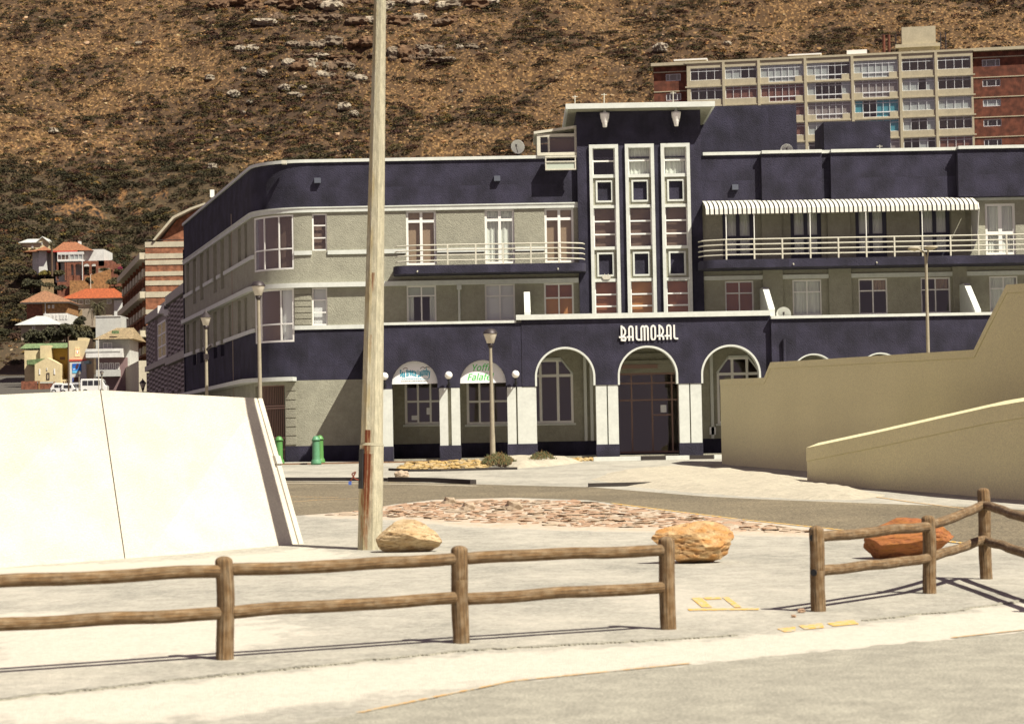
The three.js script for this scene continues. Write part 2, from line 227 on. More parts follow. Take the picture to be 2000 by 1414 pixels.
// ---------- the hotel: navy and grey art deco building ----------
const FD = 87, BY0 = 1.3;
const bl = (px, py, d = FD) => { const p = P(px, py, d); return [p.x, p.y - BY0]; };
const bX = (px, py = 600, d = FD) => bl(px, py, d)[0], bY = (px, py, d = FD) => bl(px, py, d)[1];
const hotel = thing('hotel_building', 'navy and grey art deco hotel with white bands, arcade and stair tower', 'building', [0, BY0, -FD]);
const Rc = 2.6, PHI = (90 - 15.7) * Math.PI / 180, XC = bX(505, 560) + Rc * Math.tan(PHI / 2), SL = 22.5;
const hpf = s => {
  if (s >= 0) return { x: XC + s, z: 0, nx: 0, nz: 1 };
  const f = -s / Rc; if (f < PHI) return { x: XC - Rc * Math.sin(f), z: -Rc + Rc * Math.cos(f), nx: -Math.sin(f), nz: Math.cos(f) };
  const t = -s - Rc * PHI; return { x: XC - Rc * Math.sin(PHI) - t * Math.cos(PHI), z: -Rc + Rc * Math.cos(PHI) - t * Math.sin(PHI), nx: -Math.sin(PHI), nz: Math.cos(PHI) };
};
const ARC = []; for (let i = 0; i <= 14; i++) ARC.push(-Rc * PHI * i / 14);
const S0 = -Rc * PHI - SL, S1 = bX(2090) - XC;
const sPx = (px, y = 8) => { let a = S0 - 20, b = S1 + 20; for (let i = 0; i < 50; i++) { const m = (a + b) / 2, p = hpf(m), q = toPx(V(p.x, y + BY0, p.z - FD)); q[0] < px ? a = m : b = m; } return (a + b) / 2; };
const Y = { top: bY(700, 310), cop: bY(700, 316), c3t: bY(718, 405), c3b: bY(718, 413), s3t: bY(650, 489), s3b: bY(650, 497), c2t: bY(650, 552), c2b: bY(650, 561), s2t: bY(650, 635), s2b: bY(650, 643), g: bY(650, 742), pl: bY(650, 870), d0: bY(850, 517), d1: bY(850, 410), w0: bY(850, 629), w1: bY(850, 557) };
const ho = (x0, x1, y0, y1) => [sPx(x0, (y0 + y1) / 2), sPx(x1, (y0 + y1) / 2), y0, y1];
const H = {}; // openings
H.w1 = ho(609, 638, Y.s3t, bY(622, 417)); H.d1 = ho(793, 852, Y.d0, Y.d1); H.d2 = ho(947, 1005, Y.d0, Y.d1); H.d3 = ho(1064, 1121, Y.d0, Y.d1);
H.c3 = ho(496, 573, bY(535, 526), bY(535, 419)); H.c2 = ho(498, 574, bY(535, 668), bY(535, 563));
H.w2 = ho(609, 639, Y.s2t, bY(622, 562)); H.w3 = ho(794, 852, Y.w0, Y.w1); H.w4 = ho(947, 1006, Y.w0, Y.w1); H.w5 = ho(1063, 1121, Y.w0, Y.w1);
const rDoors = [[1412, 1473], [1545, 1605], [1672, 1733], [1797, 1857], [1926, 1985]].map(a => ho(a[0], a[1], Y.d0, Y.d1 - .15));
const rWins = [[1417, 1473], [1549, 1606], [1678, 1735], [1800, 1858], [1934, 1990]].map(a => ho(a[0], a[1], Y.w0, Y.w1 - .05));
const sideCols = [[363.5, 369, 0], [376, 383, 1], [390, 397, 1], [403, 408, 0], [416, 423, 1], [430, 437, 1], [446, 451, 0], [464, 470, 0], [477, 482, 0]];
const sw3 = sideCols.map(([a, b, l]) => [sPx(a, 9), sPx(b, 9), l ? Y.s3b - .55 : Y.s3t, Y.c3b - .05]), sw2 = sideCols.map(([a, b, l]) => [sPx(a, 6), sPx(b, 6), l ? Y.s2b - .55 : Y.s2t, Y.c2b - .1]);
const TW = .34, tH = (y0, y1) => [sPx(1140, 9), sPx(1362, 9), y0, y1];
const navyLong = sw2.filter(h => h[2] < Y.s2b);
wmesh('parapet_wall', wall(hpf, S0, S1, Y.c3b, Y.cop, [tH(Y.c3b - 1, Y.cop - .05)], -TW, 0, ARC), M.navy, hotel);
wmesh('wall', wall(hpf, S0, S1, Y.s2b, Y.c3b, [H.w1, H.d1, H.d2, H.d3, H.c3, H.c2, H.w2, H.w3, H.w4, H.w5, ...rDoors, ...rWins, ...sw3, ...sw2, tH(Y.s2b, Y.c3b + 1)], -TW, 0, ARC), M.grey, hotel);
const sA = bX(722, 650, 84) - XC;    // arcade begins here
wmesh('wall', wall(hpf, S0, sA, Y.g, Y.s2b, [H.c2, ...navyLong], -TW, 0, ARC), M.navy, hotel);
H.gate = ho(499, 556, .02, bY(540, 752));
H.a1 = ho(790, 862, bY(830, 829), bY(830, 722)); H.a2 = ho(911, 996, bY(950, 829), bY(950, 722)); H.a3 = ho(1020, 1120, bY(1070, 827), bY(1070, 702)); H.a4 = ho(1203, 1329, .12, bY(1260, 728)); H.a5 = ho(1401, 1486, bY(1440, 827), bY(1440, 697));
wmesh('wall', wall(hpf, S0, sA, Y.pl, Y.g, [H.gate, ...[[372, 380], [390, 402], [412, 425], [440, 452]].map(a => ho(a[0], a[1], Y.pl, Y.g - .35))], -TW, 0, ARC), M.grey, hotel);
wmesh('wall', wall(hpf, sA, S1, Y.pl, Y.s2b, [H.a1, H.a2, H.a3, H.a4, H.a5], -TW, 0), M.grey, hotel);
wmesh('plinth', wall(hpf, S0, S1, -.5, Y.pl, [H.gate, H.a4], -TW, .012, ARC), M.navy, hotel);
// white bands
const band = (name, s0, s1, y0, y1, out, holes = [], m = M.white) => { let s = s0; for (const h of [...holes.map(h => [h[0], h[1]]).filter(h => h[1] > s0 && h[0] < s1).sort((a, b) => a[0] - b[0]), [s1, s1]]) { if (h[0] - s > .03) wmesh(name, wall(hpf, s, h[0], y0, y1, [], .001, out, ARC), m, hotel); s = Math.max(s, h[1]); } };
wmesh('coping', wall(hpf, S0 - .05, sPx(1131, 12), Y.cop, Y.top, [], -TW - .06, .07, ARC), M.white, hotel);
band('cornice', S0, sPx(1130, 10), Y.c3b, Y.c3t, .07); band('cornice', S0, sPx(1130, 10), Y.c3t, Y.c3t + .05, .1);
const s3holes = [H.c3, H.w1, H.d1, H.d2, H.d3, ...sw3.filter(h => h[2] < Y.s3b)].map(h => [h[0] - .02, h[1] + .02, h[2] - .6, h[3]]);
band('sill_band', S0, sPx(1064, 9), Y.s3b, Y.s3t, .06, s3holes);
band('cornice', S0, sPx(1130, 7), Y.c2b, Y.c2t, .20); band('cornice', sPx(1373, 7), S1, Y.c2b, Y.c2t - .02, .10); band('cornice', sPx(1373, 10), S1, Y.c3b, Y.c3t, .06);
band('sill_band', S0, sA, Y.s2b, Y.s2t, .06, [H.c2, ...sw2.filter(h => h[2] < Y.s2b)].map(h => [h[0] - .02, h[1] + .02, h[2] - .6, h[3]]));
wmesh('canopy_ledge', wall(hpf, S0, sPx(579, 3), Y.g - .02, Y.g + .14, [], .001, .55, ARC), M.white, hotel);
// rusticated strips: raised courses with grooves between
const courses = (x0, x1, y0, y1, n) => { const s0 = sPx(x0, (y0 + y1) / 2), s1 = sPx(x1, (y0 + y1) / 2), h = (y1 - y0) / n; for (let i = 0; i < n; i++) wmesh('course', wall(hpf, s0, s1, y0 + i * h + .02, y0 + (i + 1) * h - .02, [], .001, .035, ARC), M.grey, hotel); };
courses(575.5, 608, Y.s2t + .02, Y.c2b - .03, 6); courses(558, 578, Y.pl + .05, Y.g - .05, 7);
// windows
const exA = h => ARC.filter(s => s > h[0] && s < h[1]);
const pxF = (h, ...p) => p.map(x => (sPx(x, (h[2] + h[3]) / 2) - h[0]) / (h[1] - h[0]));
const W = (h, o) => win(hotel, hpf, h[0], h[1], h[2], h[3], { ex: exA(h), ...o });
W(H.c3, { v: pxF(H.c3, 515, 544), h: [.38], cur: M.curtainAndRoomShade, f: .07, off: -.06 });
W(H.c2, { v: pxF(H.c2, 509, 548), h: [.34], cur: i => i < 2 ? M.curtainAndRoomShade : M.blindWhite, f: .08, off: -.06, fold: 0 });
W(H.w1, { h: [.345, .68], cur: M.curtainAndRoomShade, off: -.1 }); W(H.w2, { h: [.345, .68], cur: M.blindWhite, off: -.1 });
W(H.d1, { name: 'balcony_door', v: [.5], h: [.80], cur: M.curtainTan, f: .09, bf: .11 }); W(H.d2, { name: 'balcony_door', v: [.5], h: [.80], cur: M.curtainWhite, fold: 1, f: .09, bf: .11 }); W(H.d3, { name: 'balcony_door', v: [.5], h: [.80], cur: M.curtainTan, f: .09, bf: .11 });
W(H.w3, { v: [.5], h: [.72], cur: (i, j) => j ? M.curtainGreen : null, f: .07 }); W(H.w4, { v: [.5], h: [.68], cur: M.blindWhite, f: .07 }); W(H.w5, { v: [.5], h: [.60], cur: (i, j) => j ? M.blindRed : M.blindOrange, f: .07 });
for (const k of [0, 1]) wmesh('curtain', fold(hpf, k ? H.w3[1] - .28 : H.w3[0] + .06, k ? H.w3[1] - .06 : H.w3[0] + .28, H.w3[2], H.w3[2] + 1.05, -.25), M.curtainWhite, hotel);
rDoors.forEach((h, i) => W(h, { name: 'balcony_door', v: [.5], h: [.42], f: i < 4 ? .15 : .1, bf: .15, fm: i < 4 ? M.navyWood : M.whitePaint, cur: M.curtainWhite, fold: 1 }));
[M.blindRed, M.curtainWhite, null, null, M.curtainWhite].forEach((c, i) => W(rWins[i], { v: [.5], h: [.66], cur: c || ((a, b) => a && b ? M.curtainTan : null), fold: i !== 0, f: .06 }));
[...sw3, ...sw2].forEach((h, i) => W(h, { h: [.4], f: .05, off: -.22, cur: i % 3 ? M.curtainAndRoomShade : null }));
W(H.a1, { v: [.36, .70], h: [.42], f: .1, off: -.1, fm: M.whitePaint, sill: 1 }); W(H.a2, { v: [.30, .62], h: [.42], f: .1, off: -.1, sill: 1 });
for (const [k, x0, x1, yt] of [['a3', 1020, 1120, 702], ['a5', 1401, 1486, 697]]) { // mitred window heads
  const h = H[k], w = W(h, { v: [.36, .70], h: [.745], f: .1, bf: .11, off: -.08, sill: 1 }), yh = h[2] + (h[3] - h[2]) * .76, c = .48, X0 = XC + h[0], X1 = XC + h[1];
  for (const [xa, xb] of [[X1, X1 - c], [X0, X0 + c]]) { wmesh('corner_fill', clean(extr(xa > xb ? [[xb, h[3]], [xa, yh], [xa, h[3]]] : [[xa, h[3]], [xa, yh], [xb, h[3]]], .2).translate(0, 0, -.19)), M.grey, w); wmesh('mitre_trim', clean(bar(V(xb, h[3], 0), V(xa, yh, 0), .045, 6)), M.white, w); }
  wmesh('head_trim', clean(B(X0 + c, X1 - c, h[3] - .03, h[3] + .06, -.03, .05)), M.white, w);
}
{ const h = H.a4, dr = W(h, { name: 'entrance_door', v: pxF(h, 1235, 1275, 1314), h: [.28 + .38, .92 - .05], f: .08, off: -.2, fm: M.gateMetal });
  wmesh('notice', clean(B(XC + lerp(h[0], h[1], .70), XC + lerp(h[0], h[1], .79), 1.75, 2.05, -.16, -.14)), M.signWhite, dr);
  wmesh('mid_rail', clean(B(XC + lerp(h[0], h[1], .58), XC + lerp(h[0], h[1], .88), 1.62, 1.68, -.21, -.13)), M.gateMetal, dr);
  const y0 = h[3], y1 = bY(1260, 690); wmesh('entrance_beam', [B(XC + h[0], XC + h[1], y0 + .03, y0 + .5, .001, .12), B(XC + h[0], XC + h[1], y1 - .05, y1, .001, .1)], M.grey, hotel);
  wmesh('entrance_beam_sign', B(XC + lerp(h[0], h[1], .1), XC + lerp(h[0], h[1], .66), y0 + .17, y0 + .33, .121, .15), M.gateMetal, hotel);
  for (const px of [1140, 1152, 1387]) wmesh('pilaster', B(bX(px) - .06, bX(px) + .06, Y.pl, 4.4, .001, .12), M.white, hotel);
  wmesh('service_box', B(bX(1386, 840), bX(1398, 840), bY(1390, 849), bY(1390, 834), .001, .12), M.signWhite, hotel);
  for (const [px, py, w2, h2] of [[806, 816, 12, 9], [834, 803, 9, 13]]) wmesh('notice', B(bX(px - w2 / 2), bX(px + w2 / 2), bY(px, py + h2 / 2), bY(px, py - h2 / 2), -.065, -.06), M.signWhite, hotel);
}
{ // barred gate at the corner
  const h = H.gate, g = part('barred_gate', hotel), n = 18;
  for (let i = 0; i <= n; i++) { const s = lerp(h[0] + .03, h[1] - .03, i / n); wmesh('bar', wall(hpf, s - .014, s + .014, h[2], h[3], [], -.14, -.11), M.gateMetal, g); }
  for (const y of [.25, .55, 1.3, 1.36].map(t => t * 1.6 + .1).concat(h[3] - .03)) wmesh('rail', wall(hpf, h[0], h[1], y, y + .05, [], -.108, -.08, exA(h)), M.gateMetal, g);
  wmesh('wall', wall(hpf, h[0] - .3, h[1] + .3, -.1, h[3] + .3, [], -2.2, -1.6, exA(h)), M.room, hotel);
}
{ // floors, roof and rear walls close the building
  const pts = []; for (const s of [S0, ...ARC.slice().reverse(), S1]) { const p = hpf(s); pts.push([p.x - p.nx * TW, -(p.z - p.nz * TW)]); }
  const xr = XC + S1, poly = [...pts, [xr, 24], [pts[0][0] + 2, 24]];
  const slab = (y, t) => extr(poly, t).rotateX(-Math.PI / 2).translate(0, y, 0);
  mesh('floor_slab', [slab(-.1, .12), slab(4.0, .2), slab(7.0, .2)], M.room, hotel); mesh('roof_slab', slab(10.9, .2), M.grey, hotel);
  mesh('rear_wall', [B(pts[0][0] + 2, xr, -.1, 11, -24.3, -24), B(xr, xr + .3, -.1, Y.top, -24.3, .0), B(XC - 4, xr, 0, 10.9, -7.3, -7.1)], M.room, hotel);
  const a = hpf(S0), b2 = V(pts[0][0] + 2, 0, -24); mesh('rear_wall', [new THREE.BoxGeometry(Math.hypot(b2.x - a.x, b2.z - a.z) + .1, 11, .3).rotateY(-Math.atan2(b2.z - a.z, b2.x - a.x)).translate((a.x + b2.x) / 2, 5.4, (a.z + b2.z) / 2)], M.navy, hotel);
}
// ----- stair tower -----
{
  const TZ = .2, x0 = bX(1129, 400, 86.8), x1 = bX(1372, 400, 86.8), yt = bY(1250, 208, 86.8), yb = 4.6, ty = (px, py) => bY(px, py, 86.8), tx = (px, py) => bX(px, py, 86.8);
  const pf = s => ({ x: s, z: TZ, nx: 0, nz: 1 }), cols = [0, 1, 2].map(k => [tx(1156.5 + 70 * k, 450), tx(1207.5 + 70 * k, 450)]), ytop = ty(1180, 286);
  wmesh('tower_wall', wall(pf, x0, x1, yb, yt, cols.map(c => [c[0], c[1], yb - 1, ytop]), -.35, 0), M.navy, hotel);
  mesh('tower_wall', [B(x0, x0 + .3, yb, yt, -5.2, TZ - .35), B(x1 - .3, x1, yb, yt, -5.2, TZ - .35), B(x0 + .3, x1 - .3, yb, yt, -5.2, -4.9)], M.navy, hotel);
  mesh('tower_floor', [B(x0 + .3, x1 - .3, 4.6, 4.7, -4.9, -.16), B(x0 + .3, x1 - .3, 7.4, 7.5, -4.9, -.16), B(x0 + .3, x1 - .3, 10.2, 10.3, -4.9, -.16)], M.room, hotel);
  const cy0 = bY(1250, 210, 86.1), cy1 = bY(1250, 200, 86.1), cx0 = bX(1105, 205, 86.1), cx1 = bX(1397, 205, 86.1);
  mesh('tower_roof', [B(cx0, cx1, cy0, cy1, -5.4, .9)], M.white, hotel);
  mesh('soffit', [B(cx0 + .1, cx1 - .1, cy0 - .02, cy0 - .002, -5.3, .8)], M.grey, hotel);
  cols.forEach((c, k) => {
    const g = part('window_strip', hotel), w = c[1] - c[0], yy = py => ty(1180, py), i0 = c[0] + .075, i1 = c[1] - .075;
    const fr = (a, b, y0, y1, z0, z1) => B(a, b, y0, y1, TZ + z0, TZ + z1);
    mesh('moulding', [fr(c[0] - .06, i0, yb, ytop + .07, -.2, .10), fr(i1, c[1] + .06, yb, ytop + .07, -.2, .10), fr(i0, i1, ytop - .08, ytop + .07, -.2, .10)], M.white, g);
    for (const [a, b] of [[341, 347.5], [401, 406.5], [482, 488], [544.5, 550.5]]) mesh('ledge', [fr(i0, i1, yy(b), yy(a), -.2, .03)], M.white, g);
    const glass = (a, b, mids, cm, fo) => { const bars = [];
      const ys = [b, ...mids.slice().reverse(), a];
      bars.push(fr(i0, i0 + .04, yy(b), yy(a), -.19, -.12), fr(i1 - .04, i1, yy(b), yy(a), -.19, -.12));
      for (const m of mids) bars.push(fr(i0 + .04, i1 - .04, yy(m) - .03, yy(m) + .03, -.19, -.11));
      for (let i = 0; i < ys.length - 1; i++) { wmesh('pane', clean(fr(i0 + .035, i1 - .035, yy(ys[i]), yy(ys[i + 1]), -.16, -.154)), M.glass, g); }
      if (cm) wmesh(cm.name.startsWith('blind') ? 'blind' : 'curtain', fo ? fold(pf, i0, i1, yy(b), yy(a), -.28) : clean(fr(i0, i1, yy(b), yy(a), -.28, -.27)), cm, g);
      mesh('glazing_bars', bars, M.whitePaint, g);
    };
    glass(288, 341, [314], k ? M.curtainWhite : null, 1); glass(407, 482, [432, 457.5], M.curtainAndRoomShade); glass(551, 640, [575, 598, 620], k === 1 ? M.blindOrange : M.blindRed);
    if (!k) { const cx = (c[0] + c[1]) / 2 + .02, cy = yy(546), pts = [[-.16, .06], [-.10, .0], [.10, 0], [.16, .06], [.2, .26], [.1, .14], [.08, .3], [.0, .16], [-.08, .3], [-.1, .14], [-.2, .26]]; mesh('crown_ornament', extr(pts.map(p => [cx + p[0], cy + p[1] * .8]), .04).translate(0, 0, TZ + .03), M.railCream, g); }
    for (const [a, b, sa, sb] of [[347.5, 401, 352, 395], [488, 544.5, 493, 540]]) {
      const m0 = i0 + .11, m1 = i1 - .10, hole = [m0, m1, yy(sb), yy(sa)];
      wmesh('panel', wall(s => pf(s), i0, i1, yy(b), yy(a), [hole], -.2, -.06), M.grey, g);
      mesh('panel_frame', [fr(m0, m0 + .07, yy(sb), yy(sa), -.18, -.02), fr(m1 - .07, m1, yy(sb), yy(sa), -.18, -.02), fr(m0 + .07, m1 - .07, yy(sa) - .07, yy(sa), -.18, -.02), fr(m0 + .07, m1 - .07, yy(sb), yy(sb) + .07, -.18, -.02)], M.white, g);
      mesh('inset', [fr(m0 + .07, m1 - .07, yy(sb) + .07, yy(sa) - .07, -.19, -.15)], M.navy, g);
    }
  });
}
// ----- arcade in front of the ground floor -----
const AZ = 3, AT = .5;
{
  const aX = (px, py = 740, d = 84) => bX(px, py, d), aY = (px, py, d = 84) => bY(px, py, d);
  const arches = [{ x0: 764.5, x1: 854, top: 705, z: 0 }, { x0: 898, x1: 988, top: 703, z: 0 }, { x0: 1045, x1: 1163, top: 677.5, z: 0 }, { x0: 1207, x1: 1325, top: 675, z: 0 }, { x0: 1370, x1: 1487, top: 673, z: 0 }, { x0: 1545, x1: 1634, top: 691, z: .2 }, { x0: 1675, x1: 1764, top: 689, z: .2 }];
  const yPL = aY(900, 757.5), yPC = aY(1180, 752), yPlin = aY(1180, 868), yPlinL = aY(880, 870);
  for (const a of arches) { a.a = aX(a.x0); a.b = aX(a.x1); a.c = (a.a + a.b) / 2; a.r = (a.b - a.a) / 2; a.sp = aY((a.x0 + a.x1) / 2, a.top) - a.r; }
  const block = (xa, xb, yb, yt, as, z0, z1) => {
    const s = new THREE.Shape(); s.moveTo(xa, yb);
    for (const a of as) { s.lineTo(a.a, yb); if (a.sp > yb) s.lineTo(a.a, a.sp); s.absarc(a.c, Math.max(a.sp, yb), a.r, Math.PI, 0, true); s.lineTo(a.b, yb); }
    s.lineTo(xb, yb); s.lineTo(xb, yt); s.lineTo(xa, yt);
    return new THREE.ExtrudeGeometry(s, { depth: z1 - z0, bevelEnabled: false, curveSegments: 28 }).translate(0, 0, z0);
  };
  const xL = aX(722), xM = aX(1020), xR = aX(1508), xE = aX(2080), cL0 = aY(880, 633), cL1 = aY(880, 628), cC0 = aY(1250, 621), cC1 = aY(1250, 611), cR0 = aY(1700, 620), cR1 = aY(1700, 614.5);
  mesh('arcade_wall', block(xL, xM - .005, yPL, cL0, arches.slice(0, 2), AZ - AT, AZ), M.navy, hotel);
  mesh('arcade_wall', block(xM, xR - .005, yPC, cC0, arches.slice(2, 5), AZ - AT, AZ + .02), M.navy, hotel);
  mesh('arcade_wall', block(xR, xE, yPC, cR0, arches.slice(5), AZ - AT, AZ + .2), M.navy, hotel);
  mesh('coping', B(xL - .05, xM - .2, cL0, cL1, AZ - AT, AZ + .06), M.white, hotel);
  mesh('coping', B(xM - .2, xR - .005, cC0, cC1, AZ - AT, AZ + .12), M.white, hotel);
  mesh('coping', B(xR, xE, cR0, cR1, AZ - AT, AZ + .28), M.white, hotel);
  mesh('arcade_end_blocker', B(xL, xL + .35, -.4, cL0, .02, AZ - AT), M.grey, hotel);  // unseen arched end, filled in solid to cast the arcade shadow
  mesh('terrace_slab', B(xL + .01, xE, 4.42, 4.62, .02, AZ - AT), M.grey, hotel);
  mesh('arcade_floor', B(xL + .01, xE, -.3, .06, .02, AZ - AT), M.asphaltPale, hotel);
  for (const a of arches.slice(2)) {
    const w = a.r > 1 ? .075 : .05, s = new THREE.Shape(), zt = AZ + .03 + a.z;
    s.absarc(a.c, a.sp, a.r, 0, Math.PI, false); s.absarc(a.c, a.sp, a.r - w, Math.PI, 0, true);
    const g = [new THREE.ExtrudeGeometry(s, { depth: AT + .05, bevelEnabled: false, curveSegments: 24 }).translate(0, 0, zt - AT - .05)];
    if (a.sp > yPC + .05) g.push(B(a.a, a.a + w, yPC, a.sp, zt - AT - .05, zt), B(a.b - w, a.b, yPC, a.sp, zt - AT - .05, zt));
    mesh('arch_trim', g, M.white, hotel);
  }
  // white piers with a groove, navy plinths
  const pier = (p0, p1, g0, g1, yt, yp, z = 0) => {
    const g = part('pier', hotel), f = AZ + z - .004, b = AZ - AT + .01;
    mesh('pier_face', [B(aX(p0), aX(g0), yp, yt, b, f)], M.white, g); mesh('pier_face', [B(aX(g1), aX(p1), yp, yt, b, f)], M.white, g);
    mesh('groove', [B(aX(g0), aX(g1), yp, yt, b, f - .12)], M.grey, g);
    mesh('plinth', [B(aX(p0) - .02, aX(p1) + .02, -.5, yp, b - .02, f + .03)], M.navy, g);
  };
  pier(724, 764.5, 742, 745, yPL, yPlinL); pier(857.5, 897, 873.5, 880.5, yPL, yPlinL); pier(990, 1047, 1007, 1010, yPL - .01, yPlinL + .01);
  pier(1163.5, 1207, 1184.5, 1187, yPC, yPlin); pier(1326, 1370, 1346, 1348.5, yPC, yPlin); pier(1488, 1545, 1515, 1517, yPC, yPlin); pier(1634, 1675, 1653, 1656, yPC, yPlin, .2); pier(1764, 2070, 1800, 1803, yPC, yPlin, .2);
  // arched sign boards
  const board = (a, draw, label) => {
    const cv = document.createElement('canvas'); cv.width = 1024; cv.height = 560; const c = cv.getContext('2d'); c.fillStyle = '#e9ecec'; c.fillRect(0, 0, 1024, 560); draw(c);
    const t = new THREE.CanvasTexture(cv); t.colorSpace = THREE.SRGBColorSpace;
    const r = a.r - .004, s = new THREE.Shape(); s.absarc(0, 0, r, 0, Math.PI, false); s.closePath();
    const g = new THREE.ExtrudeGeometry(s, { depth: .04, bevelEnabled: false, curveSegments: 28 }), p = g.attributes.position, u = g.attributes.uv;
    for (let i = 0; i < p.count; i++) u.setXY(i, (p.getX(i) + r) / (2 * r), p.getY(i) / (r * 560 / 512));
    const m = new THREE.MeshPhysicalMaterial({ map: t, roughness: .5 }); m.userData.uv = 'own';
    const th = thing('shop_sign', label, 'sign', [a.c, BY0 + Math.max(a.sp, yPL) + .004, -FD + AZ - .26]); mesh('board', g, m, th); return th;
  };
  board(arches[0], c => {
    const tx = 'Sea Breeze Laundry'; c.textBaseline = 'middle'; c.lineWidth = 2;
    for (let i = 0, x = 178; i < tx.length; i++) { c.save(); c.translate(x, 315 + 22 * Math.sin(i * .75)); c.scale(.60, 1.7); c.font = 'bold 118px sans-serif'; c.fillStyle = '#1f93ad'; c.fillText(tx[i], 0, 0); c.strokeStyle = '#1f93ad'; c.lineWidth = 9; c.strokeText(tx[i], 0, 0); const w = c.measureText(tx[i]).width * .60; c.restore(); x += w + 1; }
    c.strokeStyle = '#4a3c30'; c.lineWidth = 14; for (const [x, y] of [[250, 205], [640, 195], [740, 190]]) { c.beginPath(); c.moveTo(x, y + 30); c.quadraticCurveTo(x + 50, y - 40, x + 110, y + 15); c.stroke(); }
    for (const [y, x0, x1, col] of [[452, 215, 800, '#2f8fa4'], [500, 205, 815, '#333333']]) { c.fillStyle = col; for (let x = x0, k = 0; x < x1; k++) { const w = 14 + hs(k, y) * 46; c.fillRect(x, y - 8, w, 15); x += w + 9; } }   // two lines of print too small to read
  }, 'white arched sign with blue wavy laundry lettering above shop window');
  board(arches[1], c => { c.fillStyle = c.strokeStyle = '#3fc24a'; c.lineWidth = 5; c.textBaseline = 'middle'; c.font = 'italic 200px sans-serif'; for (const [s, x, y] of [['Yoffi', 255, 215], ['Falafel', 150, 425]]) { c.fillText(s, x, y); c.strokeText(s, x, y); } }, 'white arched sign with green handwritten Yoffi Falafel lettering');
  // globe lamps on the piers
  for (const [px, py, l] of [[750.5, 735, 'white globe lamp on the arcade pier half hidden by the tall pole'], [876, 733, 'white globe lamp on the pier between the two arched signs'], [1007, 731, 'white globe lamp on the pier between the green sign and the open arch']]) {
    const p = P(px, py, 83.65), t = thing('globe_lamp', l, 'lamp', [p.x, p.y - .15, p.z], 0, 'globe lamps on the arcade piers');
    mesh('globe', new THREE.SphereGeometry(.15, 20, 14).translate(0, .15, 0), M.globe, t);
    mesh('arm', [bar(V(0, .0, 0), V(0, -.08, 0), .05), bar(V(0, -.08, 0), V(0, -.2, -.33), .03), bar(V(0, -.2, -.3), V(0, -.2, -.36), .07)], M.black, t);
  }
  // raked divider walls on the terrace
  for (const [px, pyt, pyb] of [[1030.5, 570, 612], [1508.5, 561, 606], [1912, 553, 608]]) {
    const x = aX(px, pyb), yb = aY(px, pyb) - .05, yt = bY(px, pyt, 86);
    mesh('terrace_divider', clean(extr([[-(AZ - .05), 4.63], [-(AZ - .05), yb + .1], [-1.0, yt], [-.02, yt], [-.02, 4.63]], .24)).rotateY(Math.PI / 2).translate(x - .12, 0, 0), M.white, hotel);
  }
  // letters
  const LT = { B: [[[280, 140], [280, 570]], [[285, 170], [345, 210], [385, 290], [378, 370], [320, 455]], [[310, 462], [375, 470], [392, 512], [375, 552], [280, 552]], [[205, 465], [330, 465]]], A: [[[490, 572], [490, 220], [510, 180], [541, 168], [572, 180], [592, 220], [592, 572]], [[420, 465], [592, 465]]], L: [[[695, 155], [695, 490], [712, 532], [750, 547], [802, 547]]], M: [[[832, 572], [832, 220], [850, 182], [878, 168], [905, 182], [922, 220], [922, 572]], [[922, 220], [938, 182], [966, 168], [996, 182], [1015, 220], [1015, 572]]], O: [[[1165, 552], [1127, 535], [1112, 480], [1112, 230], [1127, 180], [1165, 160], [1204, 180], [1220, 230], [1220, 480], [1204, 535], [1165, 552]]], R: [[[1338, 135], [1338, 560]], [[1342, 165], [1400, 202], [1442, 285], [1438, 350], [1390, 436]], [[1385, 450], [1428, 460], [1445, 500], [1445, 560]], [[1262, 450], [1400, 450]]], A2: [[[1552, 556], [1552, 208], [1570, 168], [1601, 156], [1634, 168], [1652, 208], [1652, 556]], [[1480, 450], [1652, 450]]], L2: [[[1750, 145], [1750, 480], [1768, 520], [1800, 532], [1858, 532]]] };
  const k = 1 / 14.286 / (FPX / 84), sg = P(1264, 666, 83.93), sign = thing('letter_sign', 'raised white art deco letters BALMORAL above the middle arch', 'sign', [sg.x, sg.y, sg.z]);
  for (const [n, lines] of Object.entries(LT)) {
    const g = lines.map((l, li) => {
      const pts = l.map(([x, y]) => new THREE.Vector2((x - 985) * k, (585 - y) * k)), w = 24 * k, le = [], re = [];
      for (let i = 0; i < pts.length; i++) { const a = pts[Math.max(0, i - 1)], b = pts[Math.min(pts.length - 1, i + 1)], t = b.clone().sub(a).normalize(), nn = new THREE.Vector2(-t.y, t.x); if (i && i < pts.length - 1) { const t1 = pts[i].clone().sub(a).normalize(); nn.multiplyScalar(1 / Math.max(.6, Math.abs(nn.x * -t1.y + nn.y * t1.x))); } le.push(pts[i].clone().addScaledVector(nn, w)); re.push(pts[i].clone().addScaledVector(nn, -w)); }
      return new THREE.ExtrudeGeometry(new THREE.Shape([...le, ...re.reverse()]), { depth: .055 + .003 * li, bevelEnabled: false }).translate(0, 0, -.045);
    });
    mesh('letter', g, M.whitePaint, sign);
  }
}
